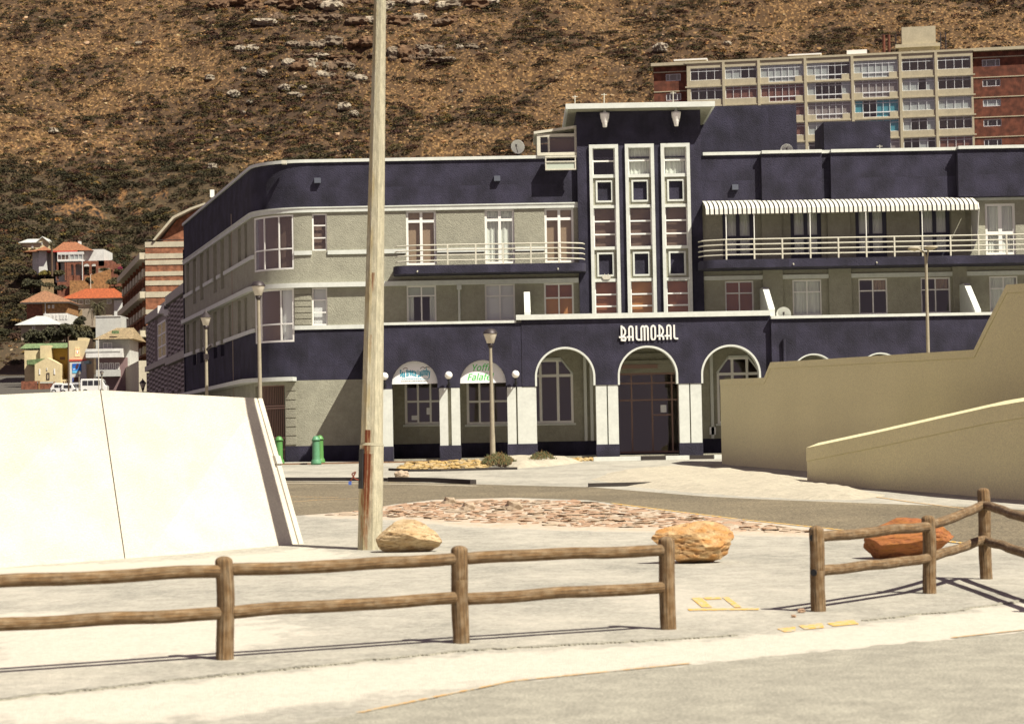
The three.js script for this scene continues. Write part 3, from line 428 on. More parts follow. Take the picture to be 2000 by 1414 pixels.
// ----- balconies, railings, awning -----
function railing(x0, x1, ys, posts, z, zend, r, curveR) {
  const g = part('railing', hotel);
  for (const y of ys) mesh('rail', tube([V(x0, y, zend[0]), V(x0 + .12, y, lerp(zend[0], z, .5)), V(x0 + curveR, y, z), V(x0 + curveR + .6, y, z), V((x0 + x1) / 2, y, z), V(x1 - curveR - .6, y, z), V(x1 - curveR, y, z), V(x1 - .12, y, lerp(zend[1], z, .5)), V(x1, y, zend[1])], r, 6, 60), M.railCream, g);
  for (const x of posts) mesh('post', B(x - .03, x + .03, ys[ys.length - 1] - .22, ys[0], z - .03, z + .03), M.railCream, g);
  return g;
}
{
  const slabShape = (x0, x1, zf, r) => { const s = new THREE.Shape(); s.moveTo(x0, 0); s.lineTo(x0, zf - r); s.quadraticCurveTo(x0, zf, x0 + r, zf); s.lineTo(x1 - r, zf); s.quadraticCurveTo(x1, zf, x1, zf - r); s.lineTo(x1, 0); return s; };
  const slab = (x0, x1, zf, r, y0, y1) => new THREE.ExtrudeGeometry(slabShape(x0, x1, zf, r), { depth: y1 - y0, bevelEnabled: false }).rotateX(Math.PI / 2).translate(0, y1, 0);
  const d = 85.65, lx0 = bX(766, 520, d), lx1 = bX(1146, 520, d), ly1 = bY(950, 516, d), ly0 = bY(950, 532, d);
  mesh('balcony_slab', slab(lx0, lx1, 1.36, .7, ly0, ly1), M.navy, hotel);
  railing(bX(769, 490, d), bX(1143, 490, d), [476.5, 486.5, 496.5, 507].map(y => bY(950, y, d)), [874, 929, 982.5, 1037, 1091.5].map(x => bX(x, 490, d)), 1.3, [.55, .55], .028, .9);
  const dr = 85.4, rx0 = bX(1369, 510, dr), rx1 = bX(2090, 510, dr), ry1 = bY(1600, 504, dr), ry0 = bY(1600, 520, dr);
  mesh('balcony_slab', slab(rx0, rx1, 1.6, .8, ry0, ry1), M.navy, hotel);
  const posts = []; for (let i = 0; i < 12; i++) posts.push(bX(1419.6 + 54.9 * i, 490, dr));
  railing(bX(1369, 490, dr), rx1 + 1, [466, 476, 486, 496].map(y => bY(1510, y, dr)), posts, 1.52, [.7, 1.5], .028, 1.1);
  for (const px of [785 + 30, 1090]) mesh('spout', bar(V(bX(px, 525, d), ly0 + .1, 1.36), V(bX(px, 525, d), ly0 + .06, 1.5), .03), M.railCream, hotel);
  for (const px of [1550, 1713]) mesh('spout', bar(V(bX(px, 512, dr), ry0 + .12, 1.6), V(bX(px, 512, dr), ry0 + .08, 1.74), .03), M.railCream, hotel);
  // slatted awning
  const aw = part('awning', hotel), ax0 = bX(1379, 400, 85.5), ax1 = bX(1914, 400, 85.5), n = 59, pitch = (ax1 - ax0) / n, yw = bY(1640, 388), yf = bY(1640, 399, 85.6), yb = bY(1640, 414, 85.5);
  const prof = [[.02, yw], [.9, lerp(yw, yf, .55)], [1.3, yf + .02], [1.47, yf - .1], [1.5, yb]], th = .018, back = prof.map(p => [p[0] - .012, p[1] - th]).reverse();
  const sl = new THREE.ExtrudeGeometry(new THREE.Shape([...prof, ...back].map(p => new THREE.Vector2(-p[0], p[1]))), { depth: pitch * .68, bevelEnabled: false }).rotateY(Math.PI / 2);
  const slm = [mat('slatWhite', .64, .63, .56, { roughness: .55 }), mat('slatWhite2', .60, .585, .51, { roughness: .6 })];
  for (let i = 0; i < n; i++) { const o = mesh('slat', sl, slm[i % 5 === 3 ? 1 : 0], aw); o.position.x = ax0 + i * pitch; }
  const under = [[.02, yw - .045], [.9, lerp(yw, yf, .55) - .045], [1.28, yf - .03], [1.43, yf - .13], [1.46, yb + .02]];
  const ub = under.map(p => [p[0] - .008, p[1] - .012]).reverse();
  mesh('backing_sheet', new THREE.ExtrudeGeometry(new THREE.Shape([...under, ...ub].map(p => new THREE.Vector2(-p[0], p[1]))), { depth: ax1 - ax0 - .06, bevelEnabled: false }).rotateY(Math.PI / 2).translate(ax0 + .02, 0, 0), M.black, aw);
  for (const px of [1419.6, 1474.5, 1584.3, 1694, 1804]) mesh('support_post', bar(V(bX(px, 450, dr), ry1, 1.42), V(bX(px, 450, dr), yb + .05, 1.42), .022), M.whiteMetal, aw);
  mesh('end_panel', clean(extr([[-.03, yw - .05], [-1.3, yf - .02], [-1.46, yb + .02], [-1.05, ry1 + .75], [-.03, ry1 + .3]], .03)).rotateY(Math.PI / 2).translate(ax1 - .02, 0, 0), M.whiteMetal, aw);
  // raised panels on the parapet and pilasters on the wall below
  for (const [a, b, z] of [[1487, 1605, .22], [1622, 1867, .22], [1867, 2085, .55]]) { mesh('parapet_panel', B(bX(a, 340), bX(b, 340), Y.c3b + .1, Y.cop - .005, .002, z), M.navy, hotel); }
  const cp = (a, b, z) => mesh('coping', B(bX(a, 300), bX(b, 300) - .01, Y.cop, Y.top, -TW - .06, z), M.white, hotel);
  cp(1373, 1487, .08); cp(1487, 1605, .30); cp(1605, 1622, .08); cp(1622, 1867, .30); cp(1867, 2085, .63);
  for (const [a, b] of [[1491, 1530], [1620, 1664], [1862, 1890]]) mesh('pilaster', B(bX(a), bX(b), Y.s2b, Y.c3b - .02, .003, .14), M.grey, hotel);
  // vents, downpipe
  for (const [px, py] of [[620, 353], [971, 349], [1436, 366]]) mesh('vent_box', B(bX(px - 6, py), bX(px + 6, py), bY(px, py + 5), bY(px, py - 5), .001, .16), mat('ventBlue', .09, .10, .13, {}), hotel);
  mesh('downpipe', [bar(V(bX(897), 4.6, .08), V(bX(897), bY(897, 566), .08), .05), B(bX(893), bX(902), bY(897, 566), bY(897, 557), .001, .22)], M.white, hotel);
  mesh('downpipe', [bar(V(bX(1532, 700, 83.8), 2.2, AZ + .28), V(bX(1532, 700, 83.8), bY(1532, 662, 83.8), AZ + .28), .06)], M.navy, hotel);
  mesh('floodlight', [B(bX(551, 318), bX(560, 318), bY(555, 322), bY(555, 315), .05, .35)], M.railCream, hotel);
  // rooftop rooms
  const rb = (p0, p1, pyt, d0, dep) => B(bX(p0, 260, d0), bX(p1, 260, d0), 10.9, bY((p0 + p1) / 2, pyt, d0), FD - d0 - dep, FD - d0);
  mesh('rooftop_room', rb(1366, 1557, 206, 91, 5), M.navy, hotel); mesh('rooftop_room', rb(1610, 1740, 237, 95, 2.9), M.navy, hotel);
  // glazed sun room beside the tower with an open hopper window
  const g = part('sun_room', hotel), gx0 = bX(1049, 290), gx1 = bX(1128, 290), gy0 = Y.top, gyt0 = bY(1049, 262), gyt1 = bY(1126, 250);
  mesh('room_roof', clean(extr([[gx0 - .12, gyt0], [gx1 + .02, gyt1], [gx1 + .02, gyt1 + .1], [gx0 - .12, gyt0 + .1]], 3.2)).translate(0, 0, -3.1), M.railCream, g);
  mesh('room_wall', [B(gx0, gx0 + .12, gy0, gyt0 - .02, -3, -.06), B(gx1 - .1, gx1, gy0, gyt1 - .02, -3, -.06), B(gx0, gx1, gy0, gyt0, -3.1, -3)], M.grey, g);
  mesh('room_frame', [B(gx0, gx0 + .14, gy0, gyt0, -.06, .04), B(gx0 + .44, gx0 + .52, gy0, gyt0, -.06, .03), B(gx1 - .12, gx1, gy0, gyt1, -.06, .04), B(gx0, gx1, gyt0 - .12, gyt0, -.055, .035), B(gx0, gx1, gy0 - .02, gy0 + .1, -.05, .12)], M.railCream, g);
  wmesh('pane', clean(B(gx0 + .14, gx0 + .44, gy0 + .1, gyt0 - .12, -.02, -.014)), M.glass, g); wmesh('pane', clean(B(gx0 + .52, gx1 - .12, gy0 + .1, gyt0 - .12, -.02, -.014)), M.glass, g);
  wmesh('curtain', clean(B(gx0 + .52, gx1 - .12, gy0 + .1, gyt0 - .12, -.3, -.29)), M.curtainAndRoomShade, g);
  const hx0 = bX(1064.5, 320), hx1 = bX(1124.5, 320), hy1 = bY(1095, 309), hy0 = bY(1095, 335), hb = (x0, x1, y0, y1, z0, z1) => B(x0, x1, y0, y1, z0, z1);
  mesh('hopper_window', [hb(hx0, hx1, hy1 - .03, hy1 + .03, .13, .5), hb(hx0, hx1, hy0, hy0 + .05, .40, .5), hb(hx0, hx1, hy0 + .32, hy0 + .37, .42, .5), hb(hx0, hx0 + .05, hy0, hy1, .44, .49), hb(hx1 - .05, hx1, hy0, hy1, .44, .49)], M.railCream, g);
  wmesh('hopper_pane', clean(B(hx0 + .05, hx1 - .05, hy0 + .05, hy0 + .32, .45, .46)), M.curtainGreen, g);
}
for (const [px, y0, y1, d] of [[1123, 201, 186, 88], [1180, 200, 182, 89], [1315, 197, 179, 89], [1719, 295, 283, 88]]) mesh('aerial', [bar(V(bX(px, y0, d), bY(px, y0, d) - .1, FD - d), V(bX(px, y1, d), bY(px, y1, d), FD - d), .02, 5), bar(V(bX(px, y1, d) - .12, bY(px, y1, d) - .06, FD - d), V(bX(px, y1, d) + .12, bY(px, y1, d) - .06, FD - d), .012, 4)], M.railCream, hotel);
{ const s = sPx(403, 12), p = hpf(s); mesh('roof_antenna', [bar(V(p.x + .3, Y.top - .1, p.z), V(p.x + .3, Y.top + .6, p.z), .03, 6), B(p.x + .18, p.x + .36, Y.top + .3, Y.top + .65, p.z - .1, p.z + .1)], M.whiteMetal, hotel); }
// pendant lamps under the tower roof, satellite dishes
for (const [px, py, l] of [[1181, 210, 'tapered white lantern under the tower roof above the window strip without curtains'], [1320.5, 208, 'tapered white lantern under the tower roof beside the navy rooftop block']]) {
  const p = P(px, py, 86.45), t = thing('soffit_lamp', l, 'lamp', [p.x, p.y, p.z], 0, 'lanterns under the tower roof');
  mesh('stem', cyl(.06, .06, .26).translate(0, -.24, 0), M.white, t); mesh('shade', lathe([[0, -.80], [.08, -.8], [.11, -.62], [.13, -.60], [.15, -.48], [.17, -.46], [.19, -.3], [.2, -.22], [0, -.22]]), M.globe, t);
}
function dish(px, py, d, r, yaw, tilt, label, drop) {
  const p = P(px, py, d), t = thing('satellite_dish', label, 'satellite dish', [p.x, p.y, p.z], yaw), pts = []; for (let i = 0; i <= 8; i++) { const q = i / 8; pts.push([r * q, .22 * r * q * q]); } for (let i = 8; i >= 0; i--) { const q = i / 8; pts.push([r * q, .22 * r * q * q - .02]); }
  mesh('reflector', lathe(pts, 28).rotateX(Math.PI / 2 - tilt), mat('dishWhite', .72, .72, .66, { roughness: .5 }), t);
  mesh('feed_arm', [bar(V(0, -r * .9, .05), V(0, -.05, r * .8), .015), bar(V(0, -.05, r * .8), V(0, .06, r * .8), .04)], M.darkMetal, t);
  mesh('mount', [bar(V(0, -drop, -.12), V(0, 0, -.1), .03)], M.darkMetal, t);
}
dish(1012, 286, 87.6, .29, -.35, -.35, 'white satellite dish on the roof edge beside the sun room', .6);
dish(1537, 293, 88, .26, -.1, -.3, 'white satellite dish behind the roof coping beside a navy rooftop block', .8);
dish(1531, 613, 84.6, .29, -.1, -.3, 'white satellite dish on the terrace behind the arcade parapet', .7);
// ---------- sand, kerbs, paving ----------
const sandTex = dataTex(512, (u, v, i, j) => { const m = .86 + .05 * tileN(u, v, 5, 21) + .05 * tileN(u, v, 16, 2) + .13 * (hs(i, j) - .5); return [m, m * .985, m * .95]; });
mat('sand', .66, .62, .515, { map: rep(sandTex, .7), bumpMap: rep(stuccoBump, .8), bumpScale: .03, roughness: 1 });
function drift(name, pts, hmax, edge, sx = .25, sd = .35, sd2 = 0) {
  const pl = poly(pts), xs = pl.map(p => p[0]), ds = pl.map(p => p[1]), x0 = Math.min(...xs) - .6, x1 = Math.max(...xs) + .6, d0 = Math.min(...ds) - .6, d1 = Math.max(...ds) + .6, nx = Math.ceil((x1 - x0) / sx), nd = Math.ceil((d1 - d0) / sd), pos = [], idx = [];
  for (let j = 0; j <= nd; j++) for (let i = 0; i <= nx; i++) { const x = lerp(x0, x1, i / nx), d = lerp(d0, d1, j / nd), e = edgeDist(pl, x, d) + .22 * fbm(x * 1.3, d * 1.3, 3), k = sstep(.05, -edge, e); pos.push(x, gh(d) - .03 + k * (hmax * (.55 + .5 * fbm(x * .5 + 8, d * .4, 2)) + .05 + .03 * fbm(x * 3, d * 3, 2)), -d); }
  for (let j = 0; j < nd; j++) for (let i = 0; i < nx; i++) { const a = j * (nx + 1) + i; idx.push(a, a + 1, a + nx + 2, a, a + nx + 2, a + nx + 1); }
  const g = new THREE.BufferGeometry(); g.setAttribute('position', new THREE.Float32BufferAttribute(pos, 3)); g.setIndex(idx); g.computeVertexNormals(); boxUV(g); return struct(name, g, M.sand);
}
drift('sand_drift', [[1135, 938], [1175, 922], [1260, 915], [1370, 914], [1480, 920], [1580, 932], [1680, 950], [1760, 968], [1700, 978], [1560, 977], [1420, 970], [1300, 960], [1220, 952]], .16, 1.2);
drift('sand_drift', [[930, 905], [955, 892], [1040, 885], [1110, 892], [1150, 903], [1090, 910], [1000, 916]], .30, .8);
function kerb(name, pts, w, h, m) { // raised stone edging along a ground line, one block after another
  const q = pts.map(([x, y]) => gp(x, y)), g = [];
  for (let i = 0; i < q.length - 1; i++) { const a = q[i], b = q[i + 1], t = b.clone().sub(a), L = t.length(), yaw = -Math.atan2(t.z, t.x); g.push(new THREE.BoxGeometry(L + .02, h + .1, w).rotateZ(Math.asin(t.y / L)).rotateY(yaw).translate((a.x + b.x) / 2, (a.y + b.y) / 2 + h / 2 - .05, (a.z + b.z) / 2)); }
  return struct(name, g, m);
}
kerb('kerb', [[480, 939], [560, 939], [680, 939], [760, 940]], .2, .10, M.kerbDark); kerb('kerb', [[762, 940.5], [850, 942], [924, 946]], .2, .13, M.kerbDark);
kerb('kerb', [[1150, 951], [1200, 950], [1290, 948]], .2, .10, M.kerbDark); kerb('kerb', [[762, 919], [800, 921], [860, 920.5], [930, 918.5], [1010, 917]], .14, .08, M.kerbDark);  // first piece: dark colour stands in for the shadow under the drift edge
strip([[500, 944.5], [600, 944], [760, 945.5], [840, 947], [930, 949.5]], .3, .007, 'sand_strip', M.sand);
{ const k = [[1160, 1252, 'white'], [1252, 1300, 'kerbDark'], [1300, 1347, 'white'], [1347, 1395, 'kerbDark'], [1395, 1443, 'white'], [1443, 1492, 'kerbDark']];
  for (const [a, b, m] of k) kerb('painted_kerb', [[a, 900.5 - (a - 1160) * .018], [b, 900.5 - (b - 1160) * .018]], .25, .15, M[m]); }
kerb('pavement_step', [[500, 905], [620, 903], [760, 901.5], [900, 900]], .5, .05, mat('brickEdge', .34, .20, .12, { map: rep(grainMap, 2) }));
{ // worn edge of the pavement by the near road
  const run = (x0, x1) => { const pts = []; for (let x = x0; x <= x1; x += 9) pts.push([x, pw([[-60, 1374], [300, 1334], [600, 1303], [900, 1272], [1300, 1250], [1450, 1240], [1700, 1211], [1850, 1196], [2060, 1165]], x) + rr(-1.6, 1.6)]); kerb('pavement_edge', pts, .07, .012, M.asphaltPale); };
  run(-60, 1440); run(1690, 2060); }
// stones
function rockGeo(s, sx, sy, sz, det = 2, amp = .25, f = 1.3) {
  const g = new THREE.IcosahedronGeometry(1, det), p = g.attributes.position, c = [];
  for (let i = 0; i < p.count; i++) { const v = V(p.getX(i), p.getY(i), p.getZ(i)), n = 1 + amp * N3(v.x * f + s, v.y * f, v.z * f) + amp * .5 * N3(v.x * f * 2.7 + s, v.y * f * 4, v.z * f * 2.7) + amp * .22 * N3(v.x * f * 7, v.y * f * 9 + s, v.z * f * 7); v.x = Math.sign(v.x) * Math.pow(Math.abs(v.x), .75); v.z = Math.sign(v.z) * Math.pow(Math.abs(v.z), .75); v.y = Math.sign(v.y) * Math.pow(Math.abs(v.y), .7); p.setXYZ(i, v.x * n * sx, Math.max(v.y * n, -.92) * sy, v.z * n * sz); }
  g.computeVertexNormals(); return g;
}
const stoneM = [[.56, .37, .25], [.56, .41, .29], [.60, .47, .35], [.52, .33, .215], [.52, .41, .30]].map((c, i) => mat('stone' + i, c[0], c[1], c[2], { map: rep(grainMap, 1.5), roughness: .95 }));
const flatStones = [0, 1, 2, 3, 4, 5].map(i => rockGeo(i * 9.1, .5, .5, .5, 1, .3, 1.1));
function stones(root, pts, n, minD, sz, hgt, mats, restName, keep = 300) {
  const pl = poly(pts), xs = pl.map(p => p[0]), ds = pl.map(p => p[1]), list = []; let tries = 0;
  while (list.length < n && tries++ < n * 60) { const x = rr(Math.min(...xs), Math.max(...xs)), d = rr(Math.min(...ds), Math.max(...ds)), s = rr(sz[0], sz[1]); if (!inside(pl, x, d) || list.some(q => Math.hypot(q[0] - x, q[1] - d) < minD * (q[2] + s) / 2)) continue; list.push([x, d, s]); }
  list.sort((a, b) => b[2] / b[1] - a[2] / a[1]); const rest = [];
  list.forEach(([x, d, s], i) => {
    const g = flatStones[i % 6], h = rr(hgt[0], hgt[1]), m = new THREE.Matrix4().compose(V(x, gh(d) + h * .12, -d).sub(root.position), new THREE.Quaternion().setFromEuler(new THREE.Euler(rr(-.12, .12), rr(0, 6.28), rr(-.12, .12))), V(s * rr(.8, 1.2), h, s * rr(.65, 1)));
    if (i < keep) { const o = mesh('stone', g, mats[Math.floor(rnd() * mats.length)], root); o.applyMatrix4(m); } else rest.push(clean(g.clone().applyMatrix4(m)));
  });
  if (rest.length) { const o = mesh('small_stones', rest, mats[0], root); o.userData.kind = 'stuff'; }
}
{ const c = gp(1100, 1002), t = thing('stone_traffic_island', 'round island of flat pinkish stones bedded in sand beside the road', 'traffic island', [c.x, c.y, c.z]);
  stones(t, [[640, 1006], [700, 998], [770, 988], [850, 980], [1000, 977], [1150, 981], [1230, 991], [1400, 1013], [1560, 1034], [1630, 1043], [1480, 1038], [1300, 1031], [1100, 1028], [900, 1019], [780, 1010], [700, 1008]], 520, .95, [.16, .46], [.018, .05], stoneM, 1);
  for (const [px, py, s] of [[1003, 996, .26], [915, 996, .2], [878, 985, .2]]) { const p = gp(px, py).sub(t.position), o = mesh('upright_stone', flatStones[2], stoneM[(px | 0) % 3 ? 4 : 2], t); o.position.set(p.x, p.y + .06, p.z); o.scale.set(s * 1.5, s, s); } }
{ const c = gp(900, 908), gold = [[.62, .42, .16], [.66, .48, .22], [.52, .34, .12], [.6, .45, .25]].map((k, i) => mat('gold' + i, k[0], k[1], k[2], { map: rep(grainMap, 1.5), roughness: .95 })), t = thing('stone_flower_bed', 'kerbed bed of golden stones with the lamp post and sand in front of the arcade', 'flower bed', [c.x, c.y, c.z]);
  stones(t, [[770, 918], [800, 906], [850, 900], [920, 895], [965, 890], [975, 905], [940, 916], [860, 919.5]], 150, .8, [.2, .42], [.06, .17], gold, 1); stones(t, [[1090, 893], [1130, 892], [1185, 897], [1140, 903], [1085, 903]], 40, .8, [.15, .3], [.08, .15], gold, 1); }
for (const [px, py, s, m, l] of [[784, 934.5, .42, 2, 'small golden stone lying on the far kerb'], [1566, 1197, .075, 0, 'small brown pebble beside the end post of the fence'], [1551, 1206, .05, 3, 'tiny dark pebble on the pavement near the fence end']]) { const p = gp(px, py), o = mesh('loose_stone', rockGeo(px, s / 2, s / 3.4, s / 2, 2), stoneM[m]); o.position.set(p.x, p.y + s * .28, p.z); tag(o, l, 'stone'); }
// ---------- boulders ----------
function boulder(name, x0, x1, yt, yb, cols, label, s0, flat) {
  const c = gp((x0 + x1) / 2, yb - 4), S = FPX / -c.z, w = (x1 - x0) / S, h = (yb - yt) / S, g = new THREE.IcosahedronGeometry(1, 24), p = g.attributes.position, col = [], yaw = .15;
  // a block cut by random planes, then weathered
  const cuts = []; let sd = s0; const r1 = () => { sd = (sd * 16807) % 2147483647; return sd / 2147483647; };
  for (let i = 0; i < 26; i++) { const v = V(r1() * 2 - 1, (r1() * 2 - 1) * flat, r1() * 2 - 1).normalize(); cuts.push([v, .62 + .26 * r1()]); }
  for (let i = 0; i < p.count; i++) {
    const v = V(p.getX(i), p.getY(i), p.getZ(i)).normalize(); let r = 1.0; for (const [n, k] of cuts) { const q = v.dot(n); if (q > .01) r = Math.min(r, k / q); }
    const st = N3(v.x * 1.5 + s0, v.y * 3.2 + .8 * v.x, v.z * 1.5), fine = N3(v.x * 9, v.y * 14, v.z * 9 + s0), pit = Math.max(0, N3(v.x * 3.2, v.y * 4 + s0, v.z * 3.2) - .25);
    r *= 1 + .016 * st + .006 * fine - .06 * pit; v.multiplyScalar(r); p.setXYZ(i, v.x, v.y, v.z);
    const k = clamp(.5 + .55 * N3(v.x * 2.2 + 4, v.y * 3.6, v.z * 2.2 + s0) + .35 * st, 0, 1), q = clamp(.5 * fine + .5 * N3(v.x * 16, v.y * 22, v.z * 16) + 1.2 * pit, 0, 1), a = cols[0], b = cols[1], e = cols[2];
    for (let z = 0; z < 3; z++) col.push(lerp(lerp(a[z], b[z], k), e[z], q * .8));
  }
  g.setAttribute('color', new THREE.Float32BufferAttribute(col, 3)); g.computeBoundingBox(); const bb = g.boundingBox; g.translate(-(bb.min.x + bb.max.x) / 2, -bb.min.y, -(bb.min.z + bb.max.z) / 2); g.scale(w / (bb.max.x - bb.min.x), h / (bb.max.y - bb.min.y), w * .62 / (bb.max.z - bb.min.z)); g.computeVertexNormals();
  const m = new THREE.MeshPhysicalMaterial({ vertexColors: true, roughness: .95, bumpMap: rep(stuccoBump, 2), bumpScale: .02 }); boxUV(g);
  const o = new THREE.Mesh(g, m); o.name = numbered(name); o.position.set(c.x, c.y - .05, c.z - w * .28); o.castShadow = o.receiveShadow = true; scene.add(o); tag(o, label, 'boulder');
}
boulder('boulder', 730, 863, 1014, 1084, [[.64, .50, .30], [.46, .31, .15], [.22, .12, .06]], 'cream and brown jagged boulder leaning against the foot of the tall pole', 771, .8);
boulder('boulder', 1275, 1439, 1016, 1106, [[.64, .46, .24], [.54, .27, .08], [.28, .12, .05]], 'orange and cream boulder lying behind the fence post beside the gap', 4243, .7);
boulder('boulder', 1699, 1877, 1010, 1097, [[.44, .16, .055], [.38, .15, .035], [.17, .06, .03]], 'rust red boulder lying behind the two rails of the short fence', 9176, .8);
// ---------- timber fences ----------
const woodTex = dataTex([256, 1024], (u, v, i, j) => { const a = fbm(u * 14, v * 2.2, 4), b = fbm(u * 40, v * 3 + 9, 2), k = fbm(u * 3 + 2, v * 9, 3), m = .62 + .20 * a + .16 * b + .12 * k + .14 * (hs(i, j) - .5), w = clamp(.5 + k * 1.2, 0, 1); return [m * lerp(.98, 1.0, w), m * lerp(.86, .95, w), m * lerp(.66, .84, w)]; });
const wood = mat('wood', .47, .365, .265, { map: woodTex, roughness: .95, bumpMap: woodTex, bumpScale: .012 }); wood.userData.uv = 'own';
function logGeo(a, b, r, s) { // slightly bent, knotty pole with rounded ends
  const L = a.distanceTo(b), n = 40, m = 16, pos = [], uv = [], idx = [], t = b.clone().sub(a).normalize(), u = Math.abs(t.y) > .9 ? V(1, 0, 0) : V(0, 1, 0), e1 = u.clone().cross(t).normalize(), e2 = t.clone().cross(e1);
  const tip = [0, .003, .009, .018, .03, .045].map(v => v / L), qs = [...tip, ...Array.from({ length: n - 1 }, (_, i) => lerp(tip[5], 1 - tip[5], (i + 1) / n)), ...tip.map(v => 1 - v).reverse()]; for (const q of qs) { const end = Math.min(q * L, (1 - q) * L), k = end < r * .6 ? Math.sqrt(Math.max(0, 1 - Math.pow(1 - end / (r * .6), 2))) : 1, c = a.clone().lerp(b, q).addScaledVector(e1, .012 * N2(q * L * .8, s)).addScaledVector(e2, .012 * N2(q * L * .8, s + 40)); for (let j = 0; j <= m; j++) { const f = j / m * 6.2832, rr2 = r * Math.max(.02, k) * (1 + .035 * N3(q * L * 2.5, Math.cos(f) + s, Math.sin(f)) + .10 * Math.max(0, N3(q * L * 2.2 + s, Math.cos(f) * 1.5, Math.sin(f) * 1.5) - .55)); const v = c.clone().addScaledVector(e1, Math.cos(f) * rr2).addScaledVector(e2, Math.sin(f) * rr2); pos.push(v.x, v.y, v.z); uv.push(j / m, q * L / 1.6 + s * .137); } }
  for (let i = 0; i < qs.length - 1; i++) for (let j = 0; j < m; j++) { const p = i * (m + 1) + j; idx.push(p, p + 1, p + m + 2, p, p + m + 2, p + m + 1); }
  const g = new THREE.BufferGeometry(); g.setAttribute('position', new THREE.Float32BufferAttribute(pos, 3)); g.setAttribute('uv', new THREE.Float32BufferAttribute(uv, 2)); g.setIndex(idx); g.computeVertexNormals(); return g;
}
function fence(label, ps, hs2, openEnd) {
  const q = ps.map(([x, y]) => gp(x, y)), t = thing('timber_fence', label, 'fence', q[0].toArray()), o = q[0];
  q.forEach((p, i) => { const a = p.clone().sub(o); mesh('post', logGeo(a.clone().setY(a.y - .3), a.clone().setY(a.y + hs2[i]), .078, i * 3.3 + ps.length), wood, t); });
  for (let i = 0; i < q.length - 1; i++) for (const y of [.405, .765]) { const a = q[i].clone().sub(o), b = q[i + 1].clone().sub(o), ka = y * Math.max(1, hs2[i] / .95), kb = y * Math.max(1, hs2[i + 1] / .95), dir = b.clone().sub(a).setY(0).normalize(), f = V(0, 0, .015); mesh('rail', logGeo(a.clone().setY(a.y + ka).addScaledVector(dir, .045).add(f), b.clone().setY(b.y + kb).addScaledVector(dir, -.035).add(f), .056, i * 7.7 + y * 10 + ps.length), wood, t); }
  if (openEnd) for (const y of [.405, .765]) mesh('socket_shade_disc', new THREE.CylinderGeometry(.036, .036, .03, 16).rotateX(Math.PI / 2).rotateY(-.6).translate(-.036, y, .054), M.black, t);  // black discs paint the shade inside the rail holes
  return t;
}
fence('long two rail timber fence with thick round posts along the pavement', [[-42, 1322], [440, 1288], [900, 1256], [1305, 1229]], [.89, .89, .89, .89]);
fence('short timber fence with black discs for empty rail sockets in its end post before the red boulder', [[1598, 1194], [1818, 1159], [1927, 1131], [2120, 1200]], [.89, .89, 1.13, 1.0], 1);
// ---------- tall pole ----------
{
  const poleTex = dataTex([256, 2048], (u, v, i, j) => { // u round, v up; rust runs below the hatch and bolt holes, tan tint paints shade on the side away from the sun
    const h = v * 13, n = fbm(u * 10, v * 40, 4), st = fbm(u * 30, v * 6, 3); let m = .80 + .10 * n + .10 * st + .12 * (hs(i, j) - .5), c = [m, m * .965, m * .86];
    const rust = (uc, hc, w, l, k) => { const du = Math.abs(u - uc + .012 * n) / w, dh = hc - h; return dh > -.1 && dh < l ? k * clamp(1 - du, 0, 1) * clamp(1 - dh / l, 0, 1) * clamp(.6 + st * 1.2, 0, 1) : 0; };
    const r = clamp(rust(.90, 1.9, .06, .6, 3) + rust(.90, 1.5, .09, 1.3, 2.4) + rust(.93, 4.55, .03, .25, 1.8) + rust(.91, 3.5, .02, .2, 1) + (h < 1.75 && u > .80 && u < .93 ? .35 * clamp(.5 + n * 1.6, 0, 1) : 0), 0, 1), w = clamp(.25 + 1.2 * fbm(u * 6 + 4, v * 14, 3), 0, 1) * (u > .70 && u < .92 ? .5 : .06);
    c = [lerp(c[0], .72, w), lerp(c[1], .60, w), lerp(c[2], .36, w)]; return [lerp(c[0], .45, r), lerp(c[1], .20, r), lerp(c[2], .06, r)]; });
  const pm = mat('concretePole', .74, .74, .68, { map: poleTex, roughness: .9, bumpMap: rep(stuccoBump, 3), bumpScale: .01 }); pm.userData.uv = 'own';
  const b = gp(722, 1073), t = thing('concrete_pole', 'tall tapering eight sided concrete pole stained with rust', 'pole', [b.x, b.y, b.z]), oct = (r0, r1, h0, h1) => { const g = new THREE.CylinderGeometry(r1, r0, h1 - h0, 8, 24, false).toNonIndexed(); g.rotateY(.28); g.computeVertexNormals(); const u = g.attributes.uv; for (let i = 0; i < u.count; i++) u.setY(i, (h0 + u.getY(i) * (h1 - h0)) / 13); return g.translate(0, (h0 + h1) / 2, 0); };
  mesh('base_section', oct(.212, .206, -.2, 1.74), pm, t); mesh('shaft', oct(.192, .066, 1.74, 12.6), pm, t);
  mesh('collar', new THREE.CylinderGeometry(.192, .21, .05, 8).rotateY(.28).translate(0, 1.765, 0), pm, t);
  mesh('hatch', [B(-.06, .06, 1.02, 1.68, -.012, .012)].map(g => g.rotateY(-.95).translate(-.165, 0, .115)), M.black, t);
  const cab = [[0, 0, 0], [-.06, .02, .03], [-.12, .10, .02], [-.05, .14, .05], [-.10, .04, .05], [-.14, -.02, .03]].map(a => V(a[0] - .2, a[1] + 1.16, a[2] + .1)); mesh('loose_cable', tube(cab, .012, 5, 30), mat('cableRed', .2, .05, .03), t);
  mesh('cable_tag', B(-.37, -.32, 1.08, 1.14, .12, .15), mat('tagBlue', .05, .10, .35), t);
  t.rotation.z = -.034; t.rotation.x = 0;
}
